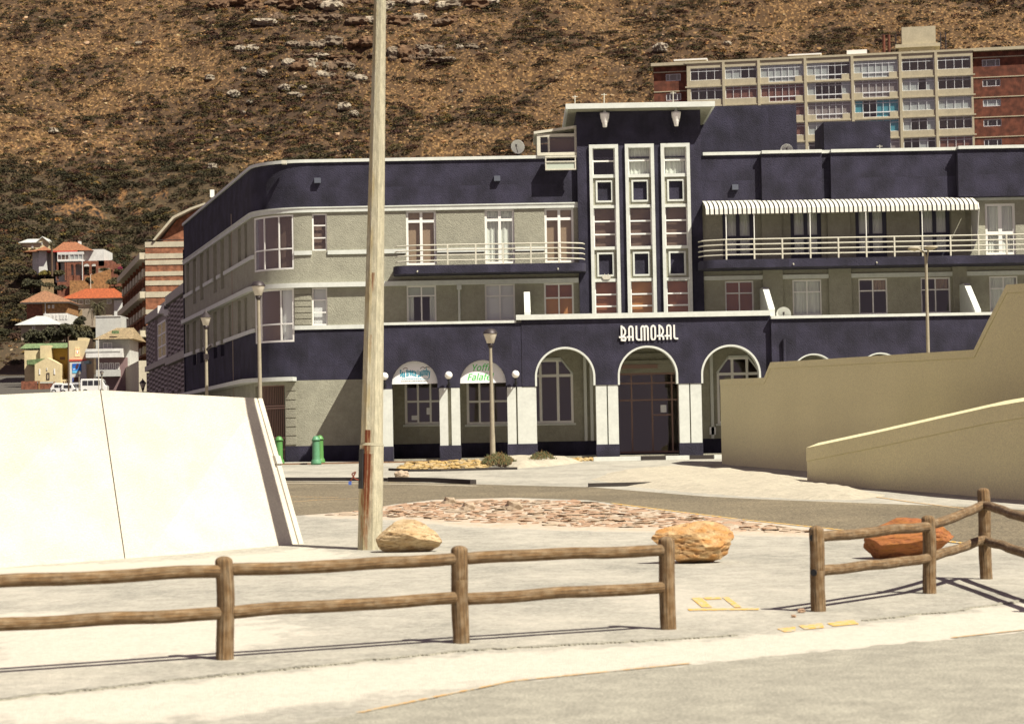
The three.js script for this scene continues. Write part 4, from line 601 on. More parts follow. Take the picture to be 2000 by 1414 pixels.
// ---------- sloping white sea wall ----------
const hexa = c => { // c: 4 bottom + 4 top corners, counter-clockwise from above
  const f = [[0, 1, 5, 4], [1, 2, 6, 5], [2, 3, 7, 6], [3, 0, 4, 7], [4, 5, 6, 7], [3, 2, 1, 0]], pos = []; for (const [a, b, d, e] of f) for (const k of [a, b, d, a, d, e]) pos.push(c[k].x, c[k].y, c[k].z); const g = new THREE.BufferGeometry(); g.setAttribute('position', new THREE.Float32BufferAttribute(pos, 3)); g.computeVertexNormals(); return clean(g); };
const paleTex = dataTex(512, (u, v, i, j) => { const n = fbm(u * 7, v * 7, 4), m = .90 + .05 * n + .08 * (hs(i, j) - .5); return [m, m * (.985 + .01 * n), m * .95]; });
mat('palePaint', .69, .67, .61, { map: rep(paleTex, .15), bumpMap: rep(stuccoBump, 1), bumpScale: .008, roughness: .9 });
const beigeTex = dataTex(512, (u, v, i, j) => { const m = .92 + .03 * tileN(u, v, 2, 31) + .10 * (hs(i, j) - .5); return [m, m * .99, m * .96]; });
mat('beigePaint', .86, .82, .52, { map: rep(beigeTex, .1), bumpMap: rep(stuccoBump, 1), bumpScale: .012, roughness: .9 });
{
  const bR = gp(585, 1062), bJ = gp(243, 1091), dir = bJ.clone().sub(bR).setY(0).normalize(), bL = bJ.clone().addScaledVector(dir, 4.2); bL.y = gh(-bL.z);
  const tR = P(505, 778, 38.6), tJ = P(195, 762, 35.35), dt = tJ.clone().sub(tR).normalize(), tL = P(-90, 775, 32.9), n = V(-dir.z, 0, dir.x); if (n.z < 0) n.negate();
  const t = thing('sloping_sea_wall', 'white painted sloping sea wall with a raised rim along its end', 'wall', bR.toArray()), L = v => v.clone().sub(bR), dn = v => v.clone().setY(v.y - .4), ex = (v, t) => v.clone().addScaledVector(t.clone().sub(v), -.13), bk = v => v.clone().addScaledVector(n, -.5);
  const panel = (a, b, ta, tb) => mesh('wall_panel', hexa([L(ex(a, ta)), L(ex(b, tb)), L(dn(bk(b))), L(dn(bk(a))), L(ta), L(tb), L(bk(tb)), L(bk(ta))].map(v => v)), M.palePaint, t);
  const g = dir.clone().multiplyScalar(.012); panel(bJ.clone().sub(g), bR, tJ.clone().sub(g), tR); panel(bL, bJ.clone().add(g), tL, tJ.clone().add(g));
  const rim = (k0, k1, off, w) => { const a = bR.clone().lerp(tR, k0), b = bR.clone().lerp(tR, k1), i = v => v.clone().addScaledVector(dir, w), o = v => v.clone().addScaledVector(n, off); if (k0 === 0) { a.addScaledVector(tR.clone().sub(bR), -.08); } const e = v => v.clone().addScaledVector(dir, -.06); mesh('rim', hexa([L(o(i(a))), L(o(e(a))), L(bk(e(a))), L(bk(i(a))), L(o(i(b))), L(o(e(b))), L(bk(e(b))), L(bk(i(b)))]), M.palePaint, t); };
  rim(0, .545, .035, .05); rim(.545, .60, .07, .07); rim(.60, 1.0, .03, .05);
}
// ---------- beige walls: base line, outline of the top ----------
function lineWall(name, label, base, tops, th, m, o = {}) {
  const q = base.map(b => Array.isArray(b) ? gp(b[0], b[1]) : b), S = [0]; for (let i = 1; i < q.length; i++) S.push(S[i - 1] + Math.hypot(q[i].x - q[i - 1].x, q[i].z - q[i - 1].z));
  const at = s => { let i = 1; while (i < q.length - 1 && s > S[i]) i++; const k = (s - S[i - 1]) / (S[i] - S[i - 1]); return V(lerp(q[i - 1].x, q[i].x, k), 0, lerp(q[i - 1].z, q[i].z, k)); }, tan = s => at(Math.min(s + .3, S[S.length - 1])).sub(at(Math.max(0, s - .3))).normalize();
  const sOf = px => { let a = 0, b = S[S.length - 1]; for (let i = 0; i < 40; i++) { const c = (a + b) / 2, p = at(c); toPx(V(p.x, 2, p.z))[0] < px ? a = c : b = c; } return (a + b) / 2; };
  const T = tops.map(([px, py]) => { const s = sOf(px), p = at(s); return [s, P(px, py, -p.z).y]; }); T[0][0] = 0; T[T.length - 1][0] = S[S.length - 1];
  const ss = [...new Set([...T.map(t => t[0]), ...Array.from({ length: 70 }, (_, i) => S[S.length - 1] * i / 69)])].sort((a, b) => a - b), org = q[0], t = thing(name, label, 'wall', org.toArray());
  const ribbon = (lo, hi, o1, o0) => { const pos = [], add = (a, b, c, d) => [a, b, c, a, c, d].forEach(v => pos.push(v.x, v.y, v.z)); let pr; for (const s of ss) { const p = at(s), tn = tan(s), n = V(-tn.z, 0, tn.x); if (n.x > 0) n.negate(); const top = pw(T, s), gy = gh(-p.z), c = [p.clone().addScaledVector(n, o1(s)).setY(lo(top, gy)), p.clone().addScaledVector(n, o1(s)).setY(hi(top)), p.clone().addScaledVector(n, o0).setY(hi(top)), p.clone().addScaledVector(n, o0).setY(lo(top, gy))].map(v => v.sub(org)); if (o.cham && hi(1) === 1.1) { c[2].y += .13; c[1].y -= 0; } if (pr) { for (let k = 0; k < 4; k++) add(pr[k], c[k], c[(k + 1) % 4], pr[(k + 1) % 4]); } else add(c[0], c[1], c[2], c[3]); pr = c; } add(pr[3], pr[2], pr[1], pr[0]); const g = new THREE.BufferGeometry(); g.setAttribute('position', new THREE.Float32BufferAttribute(pos, 3)); g.computeVertexNormals(); return clean(g); };
  mesh('wall_body', ribbon((t, g) => g - .5, t => t - (o.band || .2) - .014, () => 0, -th), m, t);
  mesh('coping', ribbon(t => t - (o.band || .2), t => o.cham ? t + .1 : t, () => .012, -th - .012), m, t);
  mesh('joint', ribbon(t => t - (o.band || .2) - .02, t => t - (o.band || .2) + .005, () => -.012, -th + .012), m, t); return t;
}
lineWall('ramp_wall', 'tall beige ramp wall with stepped top and rounded end before the arcade', [V(7.9, 0, -77.2), [1409, 905.5], [1430, 909], [1470, 912], [1520, 916], [1575, 920.5], V(11.9, 0, -53), V(13.4, 0, -45.5)], [[1405, 742], [1496, 737.5], [1509, 707.5], [1700, 696], [1908, 683], [1937, 627], [1975, 556], [2200, 545]], .3, M.beigePaint, { band: .2 });
lineWall('stair_wall', 'low beige wall rising with a pale chamfered coping in front of the ramp wall', [[1577.5, 943.5], [1700, 954], [1830, 963], [1939, 973], V(13.2, 0, -42.5)], [[1577, 882], [1700, 856], [1830, 827], [1939, 803], [2200, 748]], .34, M.beigePaint, { band: .26, cham: 1 });
// ---------- lamp posts, bollards ----------
mat('lampPole', .42, .37, .27, { map: rep(stuccoMap, 1), roughness: .8 }); mat('lampGlass', .62, .57, .46, { roughness: .35 });
function lampPost(px, py, d, ytop, label, o = {}) {
  const b = V(...P(px, py, d).toArray()), y0 = gh(d), h = P(px, ytop, d).y - y0, t = thing('street_lamp', label, 'street lamp', [b.x, y0, b.z], 0), k = o.k || 1, lean = o.lean || 0;
  if (o.base) mesh('pole', [cyl(.10 * k, .095 * k, 1.2).translate(0, -.1, 0), cyl(.085 * k, .05 * k, h - 1.1 - .35 * k).translate(0, 1.1, 0)], M.lampPole, t); else mesh('pole', [cyl(.085 * k, .06 * k, h - .4 * k).translate(0, -.1, 0)], M.lampPole, t);
  if (o.twin) { for (const s of [-1, 1]) { mesh('lamp_arm', tube([V(0, h - .55, 0), V(s * .05, h - .2, .05), V(s * .16 - .1, h - .06, .1)], .03, 6, 10), M.lampPole, t); mesh('lamp_head', lathe([[0, 0], [.10, .02], [.2, .06], [.22, .1], [.12, .14], [0, .15]], 14).translate(s * .22 - .1, h - .12, s * .15), M.lampPole, t); } }
  else { const c = h - .62 * k; mesh('collar', lathe([[.07, -.16], [.1, -.08], [.12, 0], [0, 0]].map(a => [a[0] * k, a[1] * k]), 12).translate(0, c + .06 * k, 0), M.darkMetal, t);
    mesh('lantern_glass', lathe([[0, 0], [.13, 0], [.245, .34], [.25, .36], [0, .36]].map(a => [a[0] * k, a[1] * k]), o.hex ? 6 : 20).translate(0, c + .06 * k, 0), M.lampGlass, t);
    mesh('lantern_cap', lathe(o.hex ? [[.29, .36], [.27, .38], [.1, .56], [.04, .62], [.03, .7], [0, .72]].map(a => [a[0] * k, a[1] * k]) : [[.27, .36], [.26, .40], [.19, .50], [.13, .53], [0, .56]].map(a => [a[0] * k, a[1] * k]), o.hex ? 6 : 20).translate(0, c + .06 * k, 0), M.darkMetal, t); }
  if (o.cam) mesh('bracket', [bar(V(0, h * .76, 0), V(.22, h * .79, .1), .05), bar(V(0, h * .72, 0), V(-.15, h * .83, .1), .02), B(-.08, .08, h * .70, h * .735, -.1, .1)], M.darkMetal, t);
  t.rotation.z = lean; return t;
}
lampPost(962.5, 884, 79.5, 641, 'lamp post with round lantern standing in the golden stone bed', { base: 1, lean: .004 });
lampPost(509, 850, 78, 548, 'lamp post with pale lantern rising behind the end of the white sea wall', { k: .98, lean: .004 });
lampPost(404, 850, 80, 611, 'lamp post with pointed hexagonal lantern and bracket behind the white sea wall', { hex: 1, k: .85, cam: 1 });
lampPost(1816, 800, 66, 482, 'slim pale lamp post with twin flat heads behind the beige ramp wall', { twin: 1, k: .75, lean: -.003 });
mat('greenPaint', .115, .33, .085, { roughness: .5, map: rep(stuccoMap, 2) }); mat('greenPaint2', .13, .36, .19, { roughness: .5, map: rep(stuccoMap, 2) });
for (const [px, py, d, m, l] of [[545, 906, 83, 'greenPaint', 'green cast iron bollard beside the barred corner gate'], [617, 905, 82.2, 'greenPaint2', 'blue green bollard standing before the grey wall and another bollard'], [624.5, 901, 83.6, 'greenPaint', 'yellow green bollard half hidden behind the blue green bollard']]) {
  const p = P(px, py, d), t = thing('bollard', l, 'bollard', [p.x, gh(d), p.z]), s = 1.06;
  mesh('body', lathe([[0, 0], [.19, 0], [.19, .06], [.17, .16], [.135, .22], [.128, .84], [.14, .86], [0, .86]].map(a => [a[0] * s, a[1] * s]), 18), M[m], t); mesh('cap', lathe([[0, .86], [.15, .86], [.155, .91], [.12, .94], [.115, .97], [.08, 1.02], [0, 1.04]].map(a => [a[0] * s, a[1] * s]), 18), M[m], t);
}
// ---------- mountainside ----------
const belt = (x, d) => sstep(486, 474, d + 9 * fbm(x / 25, d / 25 + 3, 2));              // dense shrubs along the foot
const dark0 = hp(560, 200), dry = (x, d) => clamp(.55 + 1.3 * fbm(x / 45 + 1.7, d / 30 + 4, 4) - .55 * Math.exp(-Math.pow((x - dark0.x) / 24, 2) - Math.pow((d + dark0.z) / 26, 2)), 0, 1);            // dry gravelly ground against dark heath
const bare = []; for (const [px, py, r] of [[150, 398, 5], [140, 408, 5.5], [110, 410, 3.5], [175, 414, 3.5], [240, 384, 2.2], [270, 388, 2.2], [300, 384, 2], [320, 388, 2], [235, 412, 2.5], [265, 413, 2.2]]) { const p = hp(px, py); if (p) bare.push([p.x, -p.z, r]); }
const bareK = (x, d) => { let k = 0; for (const [a, b, r] of bare) if (Math.abs(x - a) < r + 3 && Math.abs(d - b) < r + 3) k = Math.max(k, sstep(r, r * .3, Math.hypot((x - a), (d - b) * 1.6) + 3 * fbm(x / 5, d / 5, 2))); return k; };
{
  const X0 = -175, X1 = 175, D0 = 388, D1 = 640, nx = 290, nd = 230, pos = [], uv = [], idx = [];
  for (let j = 0; j <= nd; j++) for (let i = 0; i <= nx; i++) { const x = lerp(X0, X1, i / nx), d = lerp(D0, D1, j / nd); pos.push(x, hillH(x, d), -d); uv.push(i / nx, j / nd); }
  for (let j = 0; j < nd; j++) for (let i = 0; i < nx; i++) { const a = j * (nx + 1) + i; idx.push(a, a + 1, a + nx + 2, a, a + nx + 2, a + nx + 1); }
  const g = new THREE.BufferGeometry(); g.setAttribute('position', new THREE.Float32BufferAttribute(pos, 3)); g.setAttribute('uv', new THREE.Float32BufferAttribute(uv, 2)); g.setIndex(idx); g.computeVertexNormals();
  const map = dataTex([1792, 1280], (u, v, i, j) => {
    const x = lerp(X0, X1, u), d = lerp(D0, D1, v), k = dry(x, d), b = belt(x, d), n = fbm(x / 4, d / 3, 3), n2 = N2(x * 1.1, d * .9), q = hs(i, j), r = hs(i >> 1, j >> 1);
    let c = [.084, .041, .010], e = [.046, .023, .008], m = clamp(k * .8 + .45 * n + .2 * n2 + .1, 0, 1); c = c.map((t, z) => lerp(e[z], t, m));
    if (r > .88 - .14 * k) { const w = (.5 + .5 * q) * (.5 + .5 * k); c = [lerp(c[0], .27, w), lerp(c[1], .155, w), lerp(c[2], .055, w)]; }     // scree
    if (q < .22) c = c.map(t => t * .55);
    const bb = b * (1 - bareK(x, d)); c = [lerp(c[0], .045, bb * .8), lerp(c[1], .032, bb * .8), lerp(c[2], .014, bb * .8)];
    const br = bareK(x, d); { const w = .62 + .9 * n + .5 * n2 + (q < .3 ? -.3 : 0) + (r > .8 ? .5 : 0); c = [lerp(c[0], .17 * w, br), lerp(c[1], .085 * w, br), lerp(c[2], .027 * w, br)]; }
    return toS(c);
  }); map.wrapS = map.wrapT = THREE.ClampToEdgeWrapping;
  const m = mat('hillMat', 1, 1, 1, { map, roughness: 1 }); m.userData.uv = 'own'; struct('mountain', g, m);
}
// leaf clump: small faces spread through a dome
function clump(n, leaf, s, rx = 1, ry = .8, shell = .5) {
  const pos = []; for (let i = 0; i < n; i++) { const a = rnd() * 6.283, h = Math.pow(rnd(), .7), r = Math.sqrt(1 - h * h * .9) * lerp(shell, 1, rnd()), c = V(Math.cos(a) * r * rx, h * ry * lerp(.7, 1, rnd()), Math.sin(a) * r * rx), e = new THREE.Euler(rr(-1.2, 1.2), rr(0, 6.28), rr(-1.2, 1.2)), u = V(leaf * rr(.6, 1.2), 0, 0).applyEuler(e), w = V(0, leaf * rr(.5, 1), 0).applyEuler(e); const P4 = [c.clone().sub(u), c.clone().sub(w), c.clone().add(u), c.clone().add(w)]; for (const k of [0, 1, 2, 0, 2, 3]) pos.push(P4[k].x, P4[k].y, P4[k].z); }
  const g = new THREE.BufferGeometry(); g.setAttribute('position', new THREE.Float32BufferAttribute(pos, 3)); g.computeVertexNormals(); return clean(g);
}
{
  const leafM = mat('heath', 1, 1, 1, { roughness: 1 }), rockM = mat('hillRock', 1, 1, 1, { roughness: 1 });
  const scatter = (name, geos, m, n, pick, kind) => {
    const list = geos.map(() => []); let t = 0, c = 0;
    while (c < n && t++ < n * 12) { const d = rr(398, 592), x = rr(-.262, .262) * d, q = pick(x, d); if (!q) continue; list[c % geos.length].push([x, d, q]); c++; }
    list.forEach((l, k) => { const im = new THREE.InstancedMesh(geos[k], m, l.length), mx = new THREE.Matrix4(); l.forEach(([x, d, q], i) => { mx.compose(V(x, hillH(x, d) - (q.sink || .1) * q.s, -d), new THREE.Quaternion().setFromEuler(new THREE.Euler(q.tilt ? rr(-.5, .5) : 0, rr(0, 6.28), q.tilt ? rr(-.5, .5) : 0)), V(q.s * rr(.8, 1.3), q.s * q.h, q.s * rr(.8, 1.3))); im.setMatrixAt(i, mx); im.setColorAt(i, new THREE.Color().setRGB(...q.c)); }); im.name = numbered(name); im.userData.kind = 'stuff'; tag(im, kind[0], kind[1]); im.castShadow = im.receiveShadow = true; scene.add(im); });
  };
  const jit = (c, v) => { const k = rr(1 - v, 1 + v); return c.map((t, i) => t * k * rr(.92, 1.08)); };
  scatter('heath_shrubs', [clump(60, .2, 1), clump(54, .23, 2), clump(70, .17, 3)], leafM, 34000, (x, d) => { const k = dry(x, d), b = belt(x, d); if (rnd() < k * .5 || rnd() < bareK(x, d) * .85) return 0; const u = rnd(); return { s: (.26 + .85 * Math.pow(rnd(), 2)) * (1 + .2 * b) * (1.25 - .5 * k), h: rr(.55, 1), c: jit(u < .40 ? [.036, .029, .009] : u < .60 ? [.060, .026, .012] : u < .80 ? [.090, .062, .014] : u < .9 ? [.15, .082, .02] : [.034, .015, .009], .35) }; }, ['low dark heath shrubs scattered over the mountainside', 'shrubs']);
  scatter('scrub_thickets', [clump(150, .12, 6, 1, .7), clump(150, .13, 7, 1.2, .6)], leafM, 2600, (x, d) => { if (fbm(x / 16 + 9, d / 12, 3) < .02 + .25 * dry(x, d) || d < 470) return 0; return { s: rr(.8, 2.1), h: rr(.4, .75), c: jit(rnd() < .5 ? [.042, .030, .011] : rnd() < .6 ? [.056, .026, .013] : [.065, .047, .013], .3) }; }, ['dark scrub thickets in patches on the mountainside', 'scrub']);
  scatter('foot_bushes', [clump(170, .11, 4, 1, .75), clump(170, .12, 5, 1.1, .7)], leafM, 4200, (x, d) => { if (x > 40 || rnd() > belt(x, d) || rnd() < bareK(x, d) * .97 || d < 408) return 0; return { s: rr(.7, 2.4), h: rr(.5, .85), c: jit(rnd() < .72 ? [.036, .030, .011] : rnd() < .6 ? [.062, .047, .014] : [.05, .026, .014], .3) }; }, ['dense olive bushes along the foot of the mountain', 'bushes']);
  scatter('scree_stones', [rockGeo(1, 1, .7, .9, 0, .3), rockGeo(2, 1, .6, 1, 0, .35), rockGeo(3, 1, .8, .8, 1, .3)], rockM, 21000, (x, d) => { const k = dry(x, d), b = belt(x, d); if (rnd() < .55 - .5 * k || rnd() < b * .8) return 0; return { s: .08 + .42 * Math.pow(rnd(), 4) + (k < .4 && rnd() < .25 ? .22 * rnd() : 0), h: rr(.6, 1), tilt: 1, sink: 0, c: jit(rnd() < .6 ? [.30, .18, .075] : rnd() < .5 ? [.19, .095, .033] : [.36, .26, .15], .25) }; }, ['pale loose stones strewn over the mountainside', 'stones']);
}
{ // cliff ledges near the top, single boulders below them
  const rm = [[.30, .24, .17], [.22, .15, .095], [.50, .43, .32], [.20, .115, .06]].map((c, i) => mat('cliff' + i, c[0], c[1], c[2], { map: rep(stainMap, .12), bumpMap: rep(stuccoBump, .4), bumpScale: .15, roughness: 1 })), geos = [0, 1, 2, 3, 4].map(i => { const g = rockGeo(i * 5.7 + 2, .5, .5, .5, 4, .22, 1.9); const p = g.attributes.position; for (let k = 0; k < p.count; k++) { const y = p.getY(k); p.setX(k, p.getX(k) * (1 + .06 * Math.sin(y * 9 + i))); p.setZ(k, p.getZ(k) * (1 + .10 * Math.sign(Math.sin(y * 9 + i + .7)))); } g.computeVertexNormals(); return g; });
  const o = hp(640, 130), t = thing('rock_cliff', 'broken grey and tan rock ledges near the top of the mountainside', 'cliff', o.toArray());
  for (const [a, b, y, n, h, w0, w1] of [[560, 735, 86, 8, 18, 18, 48], [440, 560, 92, 5, 14, 16, 34], [760, 860, 105, 6, 24, 18, 40], [565, 740, 112, 7, 9, 16, 40], [560, 700, 128, 11, 20, 14, 40], [600, 720, 150, 8, 17, 12, 34], [540, 640, 168, 5, 11, 12, 26], [760, 880, 116, 6, 12, 16, 36], [820, 930, 90, 4, 10, 14, 26], [560, 660, 188, 5, 9, 10, 26], [500, 900, 40, 14, 18, 20, 54], [420, 980, 8, 16, 20, 20, 60]]) for (let i = 0; i < n; i++) { const px = lerp(a, b, (i + rr(.1, .9)) / n), p = hp(px, y + rr(-5, 5)); if (!p) continue; const S = FPX / -p.z, w = rr(w0, w1) / S, m = mesh('rock_ledge', geos[i % 5], rm[Math.floor(rnd() * 4)], t); m.position.copy(p).sub(o); m.scale.set(w, h * rr(.8, 1.3) / S, w * rr(.6, .9)); m.rotation.set(rr(-.08, .08), rr(-.4, .4), rr(-.08, .08)); }
  for (const [px, py, s, l] of [[672, 213, 22, 'largest pale boulder on the slope beside the tall pole'], [690, 226, 17, 'pale boulder just below the largest one on the slope'], [103, 259, 16, 'single white boulder on the brown slope above the villa'], [409, 155, 15, 'pale jagged boulder on the slope above the curved hotel corner'], [455, 188, 20, 'broad pale rock on the slope above the curved hotel corner'], [488, 201, 12, 'small pale rock beside the broad one on the slope'], [511, 146, 18, 'long pale tilted rock on the dark slope'], [1290, 98, 24, 'large tan boulder on the slope above the brick end of the flats'], [1421, 88, 14, 'grey boulder on the slope above the flats roof'], [414, 328, 15, 'pale rock on the slope just above the hotel roof corner'], [555, 175, 18, 'grey rock on the slope under the cliff ledges'], [471, 222, 11, 'round pale rock among heath on the slope'], [900, 180, 9, 'small pale rock on the gravel slope behind the tower'], [475, 137, 10, 'small grey rock on the upper slope'], [270, 88, 12, 'pale rock high on the slope above the striped building']]) { const p = hp(px, py), S = FPX / -p.z, m = mesh('hillside_boulder', geos[Math.round(px) % 5], rm[2]); m.position.copy(p); m.position.y += .2 * s / S; m.scale.set(s * 1.2 / S, s * .8 / S, s / S); m.rotation.y = px; tag(m, l, 'boulder'); }
}
// ---------- flats behind the hotel ----------
mat('flatsConcrete', .60, .535, .375, { map: rep(stuccoMap, .15), roughness: .95 }); mat('flatsBrick', .20, .065, .035, { map: rep(stainMap, .1), roughness: .95 });
mat('teal', .07, .30, .36, { roughness: .9 }); mat('innerWall', .48, .42, .34, { roughness: 1 }); mat('lace', .40, .44, .42, { roughness: 1 });
mat('aluminium', .72, .74, .74, { roughness: .5 });
// local frame: a vertical plane through a photo point, turned by yaw; uv(px, py) gives metres along and up
function frame(px, py, d, yaw) { const o = P(px, py, d), ux = V(Math.cos(yaw), 0, -Math.sin(yaw)); return { o, yaw, uv: (x, y) => { const r = ray(x, y), D = ux.x * -r.z + r.x * ux.z, cx = C0.x - o.x, cz = C0.z - o.z, u = (cx * -r.z + r.x * cz) / D, t = (ux.x * cz - ux.z * cx) / -D; return [u, C0.y + r.y * ((C0.z - o.z - u * ux.z) / -r.z) - o.y]; } }; }
{
  const f = frame(1600, 300, 320, -9.4 * Math.PI / 180), base = f.o.clone(); base.y = gh(-base.z) - 1; const dy = f.o.y - base.y, uv = (x, y) => { const q = f.uv(x, y); return [q[0], q[1] + dy]; };
  const t = thing('flats_building', 'tall beige block of flats with rows of wide glazed balconies and brick ends', 'building', base.toArray(), f.yaw);
  const bays = [[1349, 1412], [1417, 1479], [1486, 1571], [1577, 1662], [1669, 1755], [1763, 1826], [1833, 1898]].map(([a, b], i) => [uv(a, 160)[0], uv(b, 160)[0], i > 1 && i < 5]);
  const top = uv(1700, 108)[1], rowT = uv(1865, 110)[1], pitch = (rowT - uv(1865, 266)[1]) / 4, wh = 1.85, xl = uv(1343, 200)[0], xr = uv(1903, 200)[0], xL = uv(1277, 200)[0], xR = uv(2090, 200)[0];
  const vis = [[1, 1, 1, 1, 1, 1, 1], [1, 1, 1, 1, 1, 1, 1], [0, 0, 1, 1, 1, 1, 1], [0, 0, 1, 1, 1, 1, 1], [0, 0, 1, 1, 1, 1, 1]], holes = [];
  for (let r = 0; r < 5; r++) bays.forEach((b, k) => { if (!vis[r][k]) return; const y1 = rowT - r * pitch; holes.push([b[0], b[1], y1 - wh, y1]); if (b[2]) { const w = b[1] - b[0]; holes.push([b[0] + w * .19, b[0] + w * .80, y1 - wh - .75, y1 - wh]); } });
  wmesh('facade', wall(FLAT, xl, xr, 0, top, holes, -.35, 0), M.flatsConcrete, t);
  mesh('roof_edge', B(xl - .3, xr + .2, top, top + .3, -11, .15), M.flatsConcrete, t);
  mesh('core', [B(xl, xr, 0, top, -11, -5.5), ...[0, 1, 2, 3, 4, 5].map(r => B(xl, xr, rowT - r * pitch + .25, rowT - r * pitch + .5, -5.5, -.36))], M.innerWall, t);
  for (const b of bays.slice(1)) mesh('column', B(b[0] - .42, b[0] - .03, 0, top - .01, .001, .18), M.flatsConcrete, t);
  for (let r = 0; r < 5; r++) mesh('floor_band', B(xl - .25, xr + .3, rowT - r * pitch - pitch + .06, rowT - r * pitch - wh - (r < 0 ? 0 : .86), .002, .10), M.flatsConcrete, t);
  const pal = { d: null, w: M.lace, r: mat('redDim', .17, .07, .045), t: M.teal, g: mat('greyCurtain', .27, .24, .22), b: M.curtainAndRoomShade };
  const style = [['dddd', 'wwdd', 'wwwwww', 'wwwddd', 'wwwwww', 'dddd', 'dddd'], ['dddd', 'rrrr', 'rrrrrr', 'wddddw', 'gggggg', 'wwdw', 'dddd'], ['', '', 'rrrrrr', 'gggggg', 'tddttt', 'wwww', 'wwww'], ['', '', 'rrrrrr', 'wwdwww', 'tttttt', 'wddw', 'dddd'], ['', '', 'wwwwww', 'dwwddd', 'gggggg', 'ddwd', 'rrrr']];
  for (let r = 0; r < 5; r++) bays.forEach((b, k) => { if (!vis[r][k]) return; const st = style[r][k], n = st.length, y1 = rowT - r * pitch, w = b[1] - b[0], v = b[2] ? [.19, .34, .5, .65, .80] : Array.from({ length: n - 1 }, (_, i) => (i + 1) / n);
    win(t, FLAT, b[0], b[1], y1 - wh, y1, { v, h: [.74], f: .075, bf: .06, off: -.22, th: .06, fm: M.aluminium, cur: i => pal[st[i]], name: 'window' });
    if (b[2]) win(t, FLAT, b[0] + w * .19, b[0] + w * .80, y1 - wh - .75, y1 - wh - .004, { v: [.25, .5, .75], f: .07, bf: .06, off: -.21, th: .06, fm: M.aluminium, cur: i => pal[st[i + 1]], name: 'window' }); });
  // brick ends
  for (const [a, b, wx0, wx1, rows] of [[xL, xl - .01, uv(1300, 155)[0], uv(1329, 155)[0], 2], [xr + .01, xR, uv(1920, 130)[0], uv(1955, 130)[0], 5]]) {
    const hh = []; for (let r = 0; r < rows; r++) { const y1 = rowT - r * pitch - .55; hh.push([wx0, wx1, y1 - 1.05, y1]); }
    wmesh('brick_end', wall(FLAT, a, b, 0, top - .1, hh, -1.15, -.8), M.flatsBrick, t); mesh('brick_core', B(a, b, 0, top - .1, -11, -3), M.innerWall, t); mesh('roof_edge', B(a - .3, b, top - .1, top + .35, -11, .05), M.flatsConcrete, t);
    for (let r = 0; r < rows; r++) { const y1 = rowT - r * pitch - .3; mesh('string_course', B(a, b, y1, y1 + .14, -.8, -.72), M.flatsConcrete, t); const h = hh[r]; win(t, s => ({ x: s, z: -.8, nx: 0, nz: 1 }), h[0], h[1], h[2], h[3], { v: [.25, .75], f: .08, off: -.15, th: .06, fm: M.aluminium, cur: r === 2 ? M.lace : null }); }
  }
  const rb = (x0, x1, y0, y1, z0, z1) => { const a = uv(x0, y1), b = uv(x1, y0); return B(a[0], b[0], top + .02, b[1], z0, z1); };
  for (const [x0, x1, y] of [[1318, 1378, 117], [1541, 1602, 107]]) { mesh('stair_head', rb(x0, x1, y - 2, 130, -5, -.6), M.flatsConcrete, t); const a = uv(x0 - 2, y - 2), b = uv(x1 + 3, y - 2); mesh('stair_head_roof', B(a[0], b[0], b[1], b[1] + .22, -5.3, -.4), M.whitePaint, t); }
  mesh('water_tank', rb(1655, 1694, 94, 112, -4, -1), M.whitePaint, t); mesh('roof_vent', rb(1609, 1620, 110, 114, -4, -3), M.whitePaint, t);
  mesh('lift_room', rb(1757, 1828, 86, 104, -7, -2), M.flatsConcrete, t); { const a = uv(1750, 86), b = uv(1838, 86); mesh('lift_room_roof', B(a[0], b[0], b[1], b[1] + .5, -7.4, -1.4), M.flatsConcrete, t); mesh('lift_room', B(a[0] + 1, b[0] - .6, b[1] + .5, b[1] + 3.2, -7, -2.2), M.flatsConcrete, t); }
  for (const x of [1728, 1738, 1752, 1840, 1850]) { const a = uv(x, 100); mesh('roof_pipe', bar(V(a[0], top, -2.5), V(a[0], top + 3.4, -2.5), x < 1745 ? .22 : .09), x < 1745 ? M.flatsBrick : M.darkMetal, t); }
  const c = uv(1783, 101), p = V(c[0], c[1], -1.4).applyAxisAngle(V(0, 1, 0), f.yaw).add(base); dish(...toPx(p), -p.z, .42, -.3, -.3, 'white satellite dish on the roof of the beige flats', .6);
}
